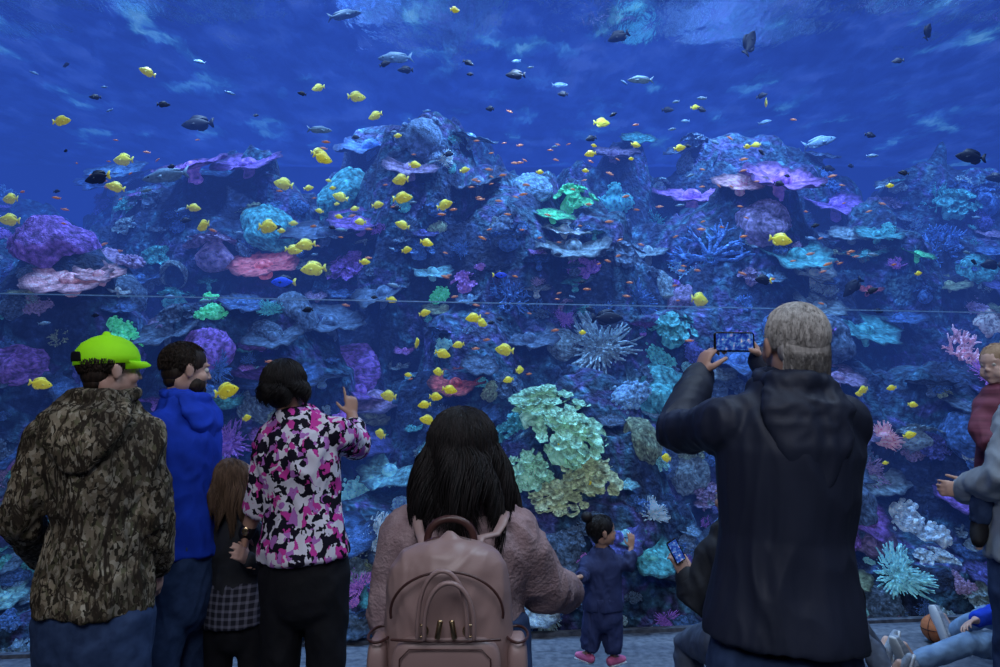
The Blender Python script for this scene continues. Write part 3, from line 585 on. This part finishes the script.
def g_knob(seed):
    g=G(); R_=random.Random(seed); ce=[(0,0,0,.62)]+[(R_.uniform(-.55,.55),R_.uniform(-.55,.55),R_.uniform(-.15,.15),R_.uniform(.28,.5)) for _ in range(5)]
    for x,y,z,r0 in ce: g.ell((x,y,z),(r0*.9,r0*.9,r0*.7),n=12,m=7)
    for _ in range(210):
        x,y,z,r0=R_.choice(ce); a=R_.uniform(0,2*pi); c=R_.uniform(-.1,1); s_=math.sqrt(1-c*c); p=V((x+s_*cos(a)*r0,y+s_*sin(a)*r0,z+c*r0*.8)); r=R_.uniform(.04,.095)
        g.ell(p,(r,r,r*R_.uniform(.8,1.7)),n=6,m=4)
    return g
def g_tuft(seed):
    g=G(); R_=random.Random(seed); g.ell((0,0,0),(.5,.5,.3),n=12,m=6)
    for _ in range(260):
        a=R_.uniform(0,2*pi); c=R_.uniform(.02,1); s_=math.sqrt(1-c*c); d=V((s_*cos(a),s_*sin(a),c*.75)); L_=R_.uniform(.6,1.05)*(1+.25*sin(a*3+seed))
        g.tube([d*.3,d*L_*.7+V((R_.gauss(0,.05),R_.gauss(0,.05),0)),d*L_+V((0,0,.04))],[.04,.034,.024],n=4)
    return g
def g_ruf(seed,cnt=36,rmin=.15,rmax=.28,tilt=.75):
    g=G(); R_=random.Random(seed)
    for k in range(cnt):
        a0=R_.uniform(0,2*pi); rad=R_.uniform(.05,.88); c=V((cos(a0)*rad,sin(a0)*rad,.5*(1-rad)+R_.uniform(-.12,.12))); r=R_.uniform(rmin,rmax); n,m=24,4; b_=len(g.v); tl=Matrix.Rotation(tilt*rad,3,V((-sin(a0),cos(a0),0)))
        for j in range(m+1):
            q=j/m
            for i in range(n+1):
                a=2*pi*i/n; w=r*(.12+.88*q)*(1+.25*noise.noise(V((cos(a)*1.6,sin(a)*1.6,k+seed)))+.06*q*sin(a*9)); g.v.append(c+tl@V((cos(a)*w,sin(a)*w,.40*r*q*q+.10*r*q*sin(a*5+k))))
        for j in range(m):
            for i in range(n): a=b_+j*(n+1)+i; g.f.append((a,a+1,a+n+2,a+n+1))
    g.tube([(0,0,-.3),(0,0,.25)],[.6,.25],n=12); return g
GEN=dict(plate=g_plate,stag=g_stag,brain=g_brain,knob=g_knob,tuft=g_tuft,ruffle=g_ruf,whorl=lambda s_:g_ruf(s_,70,.12,.22,.35))
KN=dict(plate='plate_coral',stag='staghorn_coral',brain='boulder_coral',knob='cauliflower_coral',tuft='finger_coral',ruffle='lettuce_coral',whorl='lettuce_coral')
WD=dict(plate='flat plate coral',stag='branching coral',brain='rounded boulder coral',knob='knobbly coral',tuft='bushy finger coral',ruffle='ruffled leafy coral')
PM={}
for k in GEN:
    PM[k]=[]
    for sd in range(3):
        g=GEN[k](sd*5+1); me=bpy.data.meshes.new(KN[k]); me.from_pydata([tuple(v) for v in g.v],[],g.f); me.shade_smooth(); me.materials.append(None); PM[k].append(me)
CM={}
def coral_mat(nm,c,emit=.05):
    if nm in CM: return CM[nm]
    m,nt,N,L,b=nodes(nm+'_coral'); vec=coords(nt)
    f=nz(nt,vec,6,8,.3); c1=ramp(nt,f,[(.3,tuple(x*.25 for x in c)),(.52,c),(.70,tuple(min(1,x*1.7+.06) for x in c))])
    ge=N.new('ShaderNodeNewGeometry'); pt=ramp(nt,ge.outputs['Pointiness'],[(.44,(.28,.28,.34)),(.5,(1,1,1)),(.56,(2,2,2))])  # creases darkened in the colour as painted shade, raised rims paler
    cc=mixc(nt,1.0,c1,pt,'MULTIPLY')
    L.new(cc,b.inputs['Base Color']); b.inputs['Roughness'].default_value=.85
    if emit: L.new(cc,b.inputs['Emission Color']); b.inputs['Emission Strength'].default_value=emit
    bump(nt,nz(nt,vec,26,6),b,.9,.08); CM[nm]=m; return m
COL=dict(salmon=(.80,.16,.20),pink=(.80,.42,.52),purple=(.24,.12,.54),violet=(.38,.17,.66),mauve=(.30,.23,.44),green=(.08,.62,.30),seagreen=(.26,.56,.42),moss=(.38,.48,.30),teal=(.08,.40,.46),cyan=(.20,.54,.68),sky=(.19,.38,.62),
  blue=(.06,.16,.42),slate=(.09,.16,.28),white=(.46,.62,.76),olive=(.24,.32,.20),red=(.55,.08,.08),cream=(.75,.62,.60),grey=(.22,.34,.42),indigo=(.08,.09,.36))
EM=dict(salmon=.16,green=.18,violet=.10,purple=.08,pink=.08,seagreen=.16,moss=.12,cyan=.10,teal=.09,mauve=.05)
CW=dict(sky='sky blue',slate='slate blue',seagreen='sea green')
def coral(px,py,kind,rp,col,label,group=None,var=None):
    d=ray(px,py).normalized(); hit,nor,_,dist=bvh.ray_cast(V((0,0,CZ)),d)
    if hit is None: return None
    if nor.z<0: nor=-nor
    r=rp/F*hit.y
    if kind=='plate': r=min(r,.62)
    me=PM[kind][random.randrange(3) if var is None else var]; o=bpy.data.objects.new(KN[kind],me); C.objects.link(o)
    k=.30 if kind in('plate','ruffle') else (.45 if kind=='whorl' else .75)
    up=(Z*(1-k)+nor*k+V((0,-.26,0) if kind in('plate','ruffle') else (0,-.1,0))).normalized()
    q=Z.rotation_difference(up)@Matrix.Rotation(random.uniform(0,2*pi),3,'Z').to_quaternion()
    o.location=hit+up*(.22*r if kind=='plate' else -.15*r); o.rotation_euler=q.to_euler(); o.scale=(r,r*random.uniform(.75,1),r*random.uniform(.65,1.0))
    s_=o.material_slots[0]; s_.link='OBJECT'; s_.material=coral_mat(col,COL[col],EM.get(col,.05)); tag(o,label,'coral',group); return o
KEY=[(265,272,'plate',34,'salmon','salmon pink plate coral on the left slope, above the beard'),(72,288,'plate',42,'pink','broad pale pink plate coral near the left edge'),(100,280,'plate',26,'pink','smaller pale pink plate at the right rim of the broad pink one'),
(58,243,'brain',42,'purple','large purple boulder coral near the left edge'),(22,250,'tuft',26,'mauve','mauve finger coral at the left edge beside the purple boulder'),(112,256,'knob',28,'mauve','mauve knobbly coral right of the large purple boulder'),
(125,330,'knob',22,'green','bright green knobbly coral above the neon green cap'),(214,310,'knob',24,'green','bright green knobbly coral above the bearded person'),(195,176,'plate',40,'violet','violet plate coral on the upper left ledge, left end'),
(250,172,'plate',38,'purple','purple plate coral on the upper left ledge, middle'),(303,172,'plate',32,'violet','violet plate coral on the upper left ledge, right end'),(215,245,'ruffle',34,'mauve','mauve leafy coral below the upper left ledge'),
(228,440,'tuft',34,'purple','deep purple finger coral between the blue hoodie and the floral top'),(322,384,'plate',24,'sky','sky blue plate coral beside the black-haired head of the pointing person'),(205,470,'brain',24,'cyan','pale cyan boulder coral just right of the blue hoodie'),
(425,136,'knob',36,'slate','slate knobbly coral crowning the central pillar'),(372,155,'plate',38,'blue','blue plate coral on the left shoulder of the central pillar'),(444,158,'tuft',13,'white','small white tufted coral on the central pillar'),(410,175,'plate',34,'mauve','mauve plate in the middle of the central pillar'),
(480,190,'plate',34,'slate','slate plate coral on the right side of the central pillar'),(530,186,'brain',24,'sky','periwinkle boulder coral right of the central pillar'),(574,196,'ruffle',28,'green','sea green leafy coral right of the central pillar'),
(552,220,'plate',22,'green','green plate coral below the sea green leafy one'),(612,205,'knob',22,'teal','teal knobbly coral left of the magenta plates'),(692,206,'plate',44,'violet','wide violet plate coral on the right ridge'),(778,192,'plate',50,'violet','widest violet plate coral high on the right ridge'),
(740,190,'plate',28,'pink','pinkish plate between two violet plates on the right ridge'),(835,212,'plate',36,'purple','purple plate at the right end of the right ridge'),(712,256,'stag',50,'blue','large blue branching coral below the violet plates'),(685,264,'stag',28,'sky','sky blue branching coral at the left of the large blue one'),
(762,222,'brain',26,'mauve','mauve boulder coral under the widest violet plate'),(940,246,'stag',40,'blue','blue branching coral near the right edge'),(916,258,'plate',20,'green','pale green plate below the blue branching coral near the right edge'),
(672,325,'ruffle',34,'teal','teal leafy coral above the raised left elbow of the navy jacket'),(600,345,'tuft',40,'grey','grey finger coral at the centre right slope'),(640,300,'tuft',26,'blue','blue finger coral left of the teal leafy coral'),
(545,400,'whorl',44,'seagreen','topmost tier of the glowing sea green leafy corals above the toddler'),(568,432,'whorl',50,'seagreen','largest tier of the glowing sea green leafy corals above the toddler'),(520,425,'whorl',34,'teal','teal tier at the left of the glowing sea green leafy corals'),
(590,470,'whorl',38,'moss','moss green leafy coral directly above the toddler'),(560,492,'whorl',34,'moss','lowest moss green leafy coral, just above the toddler bun'),(528,466,'whorl',32,'seagreen','deep green leafy coral just right of the long black hair'),
(645,438,'brain',24,'olive','olive boulder coral left of the raised elbow'),(690,472,'brain',22,'grey','blue grey boulder coral beside the navy jacket'),(456,388,'plate',26,'red','dark red plate coral above the long black hair'),(432,276,'plate',24,'cyan','cyan plate coral in the middle of the reef'),
(465,280,'ruffle',20,'violet','small violet leafy coral right of the cyan plate'),(442,293,'knob',15,'green','small green knobbly coral under the cyan plate'),(392,478,'plate',36,'cyan','cyan plate coral left of the long black hair'),(352,492,'knob',32,'cyan','cyan knobbly coral right of the floral top'),
(372,540,'tuft',28,'white','white tufted coral low down right of the black trousers'),(330,330,'plate',36,'slate','slate plate coral below the middle of the left slope'),(300,310,'brain',24,'slate','slate boulder coral left of the slate plate'),
(965,356,'stag',38,'pink','pink branching coral beside the baby'),(990,322,'brain',18,'cream','cream boulder coral above the baby'),(884,438,'tuft',18,'pink','small pink finger coral right of the navy jacket'),(868,292,'plate',16,'red','small red plate right of the grey hair'),
(905,520,'knob',40,'white','large white knobbly coral left of the baby shoes'),(900,575,'tuft',30,'cyan','cyan finger coral above the ball'),(940,560,'ruffle',28,'white','white leafy coral above the ball on the right'),(530,560,'tuft',34,'grey','grey finger coral between sweater and toddler'),
(650,560,'plate',30,'teal','teal plate low down right of the toddler'),(652,512,'tuft',20,'white','white tufted coral right of the toddler bun'),(560,548,'brain',20,'slate','slate boulder coral left of the toddler bun'),(625,395,'knob',30,'sky','sky blue knobbly coral right of the large leafy coral'),
(530,345,'plate',32,'slate','slate plate coral above the large leafy coral'),(505,300,'stag',34,'blue','blue branching coral in the middle of the reef'),(385,300,'plate',36,'slate','slate plate coral left of the middle of the reef'),(620,250,'ruffle',30,'slate','slate leafy coral left of the large blue branching one')]
for k in KEY: coral(*k)
def zone(px,py):
    h='upper' if py<260 else ('middle' if py<430 else 'lower')
    w='left' if px<250 else ('centre left' if px<450 else ('centre' if px<620 else ('centre right' if px<800 else 'right')))
    return h+' '+w
def dark(px,py):
    if (px<150 and 315<py<440) or (290<px<430 and 310<py<470) or (830<px<940 and 270<py<430) or (590<px<640 and 300<py<330): return .72
    return .6 if noise.noise(V((px/70,py/45,3)))<-.05 else 0
cols=['blue','slate','grey','teal','purple','indigo','sky','mauve','cyan','slate','blue','olive','slate','grey','violet','white','blue','teal']; cnt=0
for t in range(150):
    px=random.uniform(0,1000); py=random.uniform(100,600)
    if any((px-k[0])**2+(py-k[1])**2<(k[3]*.9+10)**2 for k in KEY): continue
    kd=random.choice(['plate','plate','plate','ruffle','brain']); c=random.choice(['blue','slate','grey','mauve','indigo','teal','blue','slate','purple','sky']); w=f'broad {CW.get(c,c)} {WD[kd]} on the {zone(px,py)} of the reef'
    coral(px,py,kd,random.uniform(24,42)*(.9 if kd=='brain' else 1),c,w,w)
for t in range(3200):
    if cnt>=700: break
    px=random.uniform(-60,1060); py=random.uniform(75,655)
    if random.random()<dark(px,py) or any((px-k[0])**2+(py-k[1])**2<(k[3]*.8)**2 for k in KEY): continue
    kd=random.choice(['plate','plate','plate','stag','brain','knob','knob','tuft','ruffle','ruffle']); c=random.choice(cols); z=zone(px,py)
    if c in('white','cyan') and random.random()<.5 and py<430: c='slate'
    w=f'small {CW.get(c,c)} {WD[kd]} scattered on the {z} of the reef'
    if coral(px,py,kd,random.choice([7,9,11,13,16,20])*random.uniform(.9,1.2)*(1.25 if py>430 else 1)*(1.2 if kd=='plate' else 1),c,w,w): cnt+=1
# ---------------------------------------------------------------- fish
def flat(pts):
    g=G(); n=len(pts)
    for s_ in (-1,1): g.v+=[V((x,s_*.006,z)) for x,z in pts]
    g.f.append(tuple(range(n))); g.f.append(tuple(reversed(range(n,2*n))))
    for i in range(n): j=(i+1)%n; g.f.append((i,i+n,j+n,j))
    return g
XS=[.50,.44,.34,.2,.05,-.1,-.24,-.34,-.40]
def make_fish(name,prof,mats,label,tail,dors=.1):
    r=empty(name,(0,0,0),label,'fish')
    g=G(); g.tube([(x,0,0) for x in XS],[(h*.36 if h>.06 else h*.6,h) for h in prof],n=16,side=(0,1,0)); B_=[(g,'body',mats[0])]
    hh=lambda x: float(np.interp(-x,[-q for q in XS],prof))
    xs=[.26,.15,.0,-.15,-.28,-.34]
    for sg,nm in ((1,'dorsal_fin'),(-1,'anal_fin')):
        xq=xs if sg>0 else xs[2:]
        up=[(x-.04,sg*(hh(x)+dors*(1 if 0<i<len(xq)-1 else .35))) for i,x in enumerate(xq)]; B_.append((flat([(x,sg*hh(x)*.8) for x in xq][::-1]+up),nm,mats[1]))
    B_.append((flat(tail),'tail_fin',mats[2]))
    for sd in (-1,1):
        g=G(); g.ell((.36,sd*hh(.36)*.32,.05*hh(.36)/.2),(.026,.014,.026),n=8,m=6); B_.append((g,'eye',mats[3]))
        g=flat([(.2,0),(.06,.05),(.04,-.05),(.12,-.06)]); g.v=[v+V((0,sd*hh(.15)*.38,-.02)) for v in g.v]; B_.append((g,'pectoral_fin',mats[1]))
    for g,nm,mt in B_: build(g,nm,mt,r)
    return r
yel=M('yellow_fish_skin',(.90,.78,.02),(.76,.60,.01),scale=8,rough=.45,bs=.1,emit=.18)  # emission painted into the bright fish colours to keep them vivid
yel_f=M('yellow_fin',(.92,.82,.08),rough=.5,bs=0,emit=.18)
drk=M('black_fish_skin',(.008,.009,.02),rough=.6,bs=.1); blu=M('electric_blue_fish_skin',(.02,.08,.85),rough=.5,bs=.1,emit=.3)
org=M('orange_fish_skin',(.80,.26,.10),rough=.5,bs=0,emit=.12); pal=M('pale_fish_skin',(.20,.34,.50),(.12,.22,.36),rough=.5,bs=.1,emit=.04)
tangp=[.025,.09,.165,.235,.26,.235,.15,.075,.045]; slim=[.02,.06,.10,.135,.14,.12,.085,.05,.035]
tfan=[(-.38,.04),(-.5,.17),(-.56,.16),(-.52,0),(-.56,-.16),(-.5,-.17),(-.38,-.04)]; tfork=[(-.38,.03),(-.56,.17),(-.48,0),(-.56,-.17),(-.38,-.03)]
P_={}
P_['y']=make_fish('yellow_tang',tangp,(yel,yel_f,yel_f,gblack),'x',tfan); P_['d']=make_fish('dark_surgeonfish',[h*.8 for h in tangp],(drk,drk,drk,gblack),'x',tfan)
P_['dy']=make_fish('yellow_tailed_fish',[h*.8 for h in tangp],(drk,drk,yel_f,gblack),'x',tfan); P_['b']=make_fish('blue_tang',[h*.85 for h in tangp],(blu,drk,yel_f,gblack),'x',tfan)
P_['o']=make_fish('orange_anthias',slim,(org,org,org,gblack),'x',tfork,.05); P_['p']=make_fish('pale_wrasse',slim,(pal,pal,pal,gblack),'x',tfork,.05)
def joined(root,name):
    vs=[];fs=[];mi=[];mats=[]
    for ch in root.children:
        b_=len(vs); mt=ch.data.materials[0]
        if mt not in mats: mats.append(mt)
        vs+=[tuple(v.co) for v in ch.data.vertices]
        for p in ch.data.polygons: fs.append(tuple(b_+i for i in p.vertices)); mi.append(mats.index(mt))
    me=bpy.data.meshes.new(name); me.from_pydata(vs,[],fs)
    for mt in mats: me.materials.append(mt)
    for p,i in zip(me.polygons,mi): p.material_index=i
    me.shade_smooth(); return me
JM={k:joined(v,v.name) for k,v in P_.items()}
def fish(k,px,py,Lp,ang,label,group=None,tilt=0,Y=None):
    d=ray(px,py).normalized(); hit,_,_,dist=bvh.ray_cast(V((0,0,CZ)),d); ym=(hit.y if hit else 11)-.35
    X=(px-500)/F*6; lo=Yg(X*.9)+.3; y=Y or random.uniform(lo,max(lo+.1,min(ym,lo+1.9))); y=min(y,max(ym,lo))
    loc=at(px,py,y); s_=Lp/F*y; r=(0,math.radians(-tilt),math.radians(ang))
    if Lp>=14: o=dup(P_[k],loc,r,s_,label,group)
    else:
        o=bpy.data.objects.new(P_[k].name.split('.')[0],JM[k]); C.objects.link(o); o.location=loc; o.rotation_euler=r; o.scale=(s_,)*3; tag(o,label,'fish',group)
    return o
Yl=[(62,121,18,0,'yellow fish alone high at the left edge of the ledge'),(147,72,16,-140,'yellow fish highest at the left'),(357,97,19,10,'yellow fish just above the left of the central pillar'),(123,160,22,190,'yellow fish above the upper left ledge end'),(115,187,18,215,'yellow fish nose down right of the dark one'),
(10,199,19,180,'upper of two yellow fish at the left edge'),(9,220,21,175,'lower of two yellow fish at the left edge'),(283,184,21,180,'yellow fish below the violet plates'),(268,227,24,0,'yellow fish left of the centre-left shoal'),(203,226,20,170,'yellow fish over the mauve coral'),(194,208,14,0,None),(313,269,25,180,'plump yellow fish right of the salmon plate'),
(323,158,22,40,'yellow fish against the left shoulder of the pillar'),(375,116,16,180,None),(318,152,14,20,None),(403,198,20,10,None),(400,180,20,170,None),(445,205,18,0,None),(402,225,15,180,None),(305,245,20,180,None),(294,250,17,0,None),(427,243,14,20,None),(415,165,13,0,None),(340,197,16,200,None),(378,205,13,0,None),(360,222,12,180,None),
(504,350,20,180,'yellow fish above the large leafy coral'),(443,354,16,0,None),(417,343,16,-60,None),(473,318,16,200,None),(482,323,15,60,None),(438,372,14,230,None),(520,370,13,40,None),(427,420,16,180,None),(436,397,14,0,None),(424,405,13,180,None),(450,390,15,0,None),(380,434,16,120,'yellow fish left of the long black hair'),(388,396,18,180,'yellow fish over the cyan plate beside the hair'),
(227,391,26,5,'large yellow fish beside the bearded face'),(41,384,20,10,'yellow fish left of the neon green cap'),(700,300,24,10,'yellow fish above the raised phone'),(781,240,22,-40,'orange-yellow fish above the grey hair'),(666,458,14,230,None),(602,123,17,0,'pale yellow fish above the right of the pillar'),(590,154,12,180,None),(680,148,12,0,None),(766,103,14,60,None),
(590,485,11,0,None),(562,446,12,180,None),(910,435,12,0,None),(863,390,13,180,None),(318,88,14,160,None),(392,300,11,0,None),(425,313,12,0,None),(458,345,12,180,None),(247,418,11,0,None),(365,262,11,20,None),(465,170,11,0,None),(448,420,11,180,None),(407,250,12,0,None),(508,380,11,200,None),(636,145,11,0,None),(455,10,12,60,None)]
for _ in range(30):
    cx,cy,sx,sy=random.choice([(390,170,60,35),(330,210,60,30),(440,400,40,35),(600,150,50,20),(850,260,50,50),(880,410,30,40),(760,160,60,40),(640,400,50,50)])
    Yl.append((random.gauss(cx,sx),random.gauss(cy,sy),random.uniform(6,10),random.choice([0,180]),None))
for i,(x,y,l,a,lb) in enumerate(Yl):
    z=zone(x,y); gp='yellow fish of the shoal over the '+z+' reef'
    fish('y',x,y,l*.98,a+random.uniform(-25,25),lb or 'small yellow fish in the shoal over the '+z+' reef',None if lb else gp,random.uniform(-15,15))
for a in [('d',618,37,24,185,'dark fish high right of the centre, below the surface',-25),('d',750,42,30,20,'dark fish swimming steeply upward near the surface',65),('d',928,31,20,20,'small dark fish swimming upward at the upper right',65),('d',515,75,20,180,'dark fish above the central pillar',0),('d',197,124,32,180,'long dark fish above the upper left ledge',-5),
  ('dy',97,178,28,170,'dark yellow-tailed fish above the purple boulder',-10),('d',852,288,24,130,'dark fish beside the red plate',-40),('dy',763,280,20,200,'dark yellow-tailed fish above the grey hair',0),('d',970,157,30,180,'long dark fish near the right edge',5),('d',990,265,20,180,'small dark fish at the right edge',0),('d',608,318,30,0,'dark round fish in the hollow of the centre right slope',0),
  ('b',283,282,24,180,'electric blue fish under the salmon plate',0),('b',500,275,14,0,'small blue fish in the middle of the reef',0),('d',405,70,16,180,'small dark fish left above the pillar',0),('d',995,178,20,180,'dark fish cut by the right edge',0),('p',345,15,34,0,'long pale fish near the surface at the upper left',10),('p',165,176,46,180,'long pale fish on the upper left ledge',-10),
  ('p',820,142,34,0,'pale silvery fish at the upper right',15),('p',640,80,26,180,'pale fish above the ridge in the centre right',0),('p',560,85,16,0,'small pale fish right of the pillar top',0),('d',668,110,12,0,'tiny dark fish right of the centre',0),('p',395,58,36,200,'long pale fish above the pillar',-12),('p',320,130,24,10,'pale fish left of the pillar top',0)]:
    fish(a[0],a[1],a[2],a[3],a[4],a[5],None,a[6])
for _ in range(150):
    cx,cy,sx,sy=random.choice([(540,215,45,45),(640,265,35,30),(730,225,60,30),(480,180,60,40),(300,200,90,40),(520,300,80,40),(700,170,60,30),(120,200,50,30),(830,260,40,40),(560,160,40,20)])
    x=random.gauss(cx,sx); y=random.gauss(cy,sy); z=zone(x,y); w='tiny orange fish scattered over the '+z+' of the reef'; fish('o',x,y,random.uniform(4.5,9),random.choice([0,180])+random.uniform(-35,35),w,w,random.uniform(-20,20))
for kk,nn,wd in (('d',45,'dark'),('p',45,'pale')):
    for _ in range(nn):
        x=random.uniform(20,980); y=random.uniform(60,330); z=zone(x,y); w='tiny '+wd+' fish scattered over the '+z+' of the reef'; fish(kk,x,y,random.uniform(6,13),random.choice([0,180])+random.uniform(-35,35),w,w,random.uniform(-20,20))
for p in P_.values():
    for ch in list(p.children): bpy.data.objects.remove(ch)
    bpy.data.objects.remove(p)
# ---------------------------------------------------------------- light
def light(kind,name,loc,rot_,E,col,**k):
    l=bpy.data.lights.new(name,kind); l.energy=E; l.color=col
    for a,b_ in k.items(): setattr(l,a,b_)
    o=bpy.data.objects.new(name,l); C.objects.link(o); o.location=loc; o.rotation_euler=rot_; return o
for x in (-4.5,0,4.5): light('SPOT','skylight_lamp',(x,6.2,12.2),(math.radians(10),0,0),14000,(.56,.80,1),spot_size=1.5,spot_blend=.5,shadow_soft_size=.05)
for x,y,e_ in ((-3,7,400),(.5,6.8,680),(3.2,7,500),(-6,8,310),(6.5,8.5,310),(-2,9.4,260),(3,9.4,280)):
    light('SPOT','tank_fill',(x,y-.6,5.85),(math.radians(12),0,0),e_,(.50,.74,1),spot_size=2.2,spot_blend=.8,shadow_soft_size=.08)  # unseen underwater spots added to boost the reef
light('AREA','hall_fill',(-.5,-1.6,4.9),(math.radians(28),0,0),155,(.86,.90,1),size=3.2)  # both unseen area fills added to make the people readable
light('AREA','hall_fill',(1.8,2.2,5.1),(math.radians(10),0,0),110,(.60,.78,1),size=2.5)
w=bpy.data.worlds.new('world'); S.world=w; w.use_nodes=True; nt=w.node_tree; L=nt.links; w.node_tree.nodes['Background'].inputs[0].default_value=(.05,.12,.35,1); w.node_tree.nodes['Background'].inputs[1].default_value=.2
w.cycles.volume_step_size=2.0
def mth(op,a,b):
    n=nt.nodes.new('ShaderNodeMath'); n.operation=op
    for i,x in enumerate((a,b)):
        if isinstance(x,(int,float)): n.inputs[i].default_value=x
        else: L.new(x,n.inputs[i])
    return n.outputs[0]
ge=nt.nodes.new('ShaderNodeNewGeometry'); sp=nt.nodes.new('ShaderNodeSeparateXYZ'); L.new(ge.outputs['Position'],sp.inputs[0])
ins=mth('MULTIPLY',mth('GREATER_THAN',mth('SUBTRACT',sp.outputs['Y'],mth('MULTIPLY',sp.outputs['X'],GS)),5.22),mth('LESS_THAN',sp.outputs['Z'],5.95))
ab=nt.nodes.new('ShaderNodeVolumeAbsorption'); em=nt.nodes.new('ShaderNodeEmission'); ad=nt.nodes.new('ShaderNodeAddShader')
SG=(.22,.165,.11); AS=(.022,.078,.56); D0=.3
ab.inputs['Color'].default_value=tuple(1-x/D0 for x in SG)+(1,); L.new(mth('MULTIPLY',ins,D0),ab.inputs['Density'])
E_=[a*b for a,b in zip(AS,SG)]; mxe=max(E_); em.inputs['Color'].default_value=tuple(x/mxe for x in E_)+(1,); L.new(mth('MULTIPLY',ins,mxe),em.inputs['Strength'])  # volume emission stands in for light scattered by the water
L.new(ab.outputs[0],ad.inputs[0]); L.new(em.outputs[0],ad.inputs[1]); L.new(ad.outputs[0],nt.nodes['World Output'].inputs['Volume'])
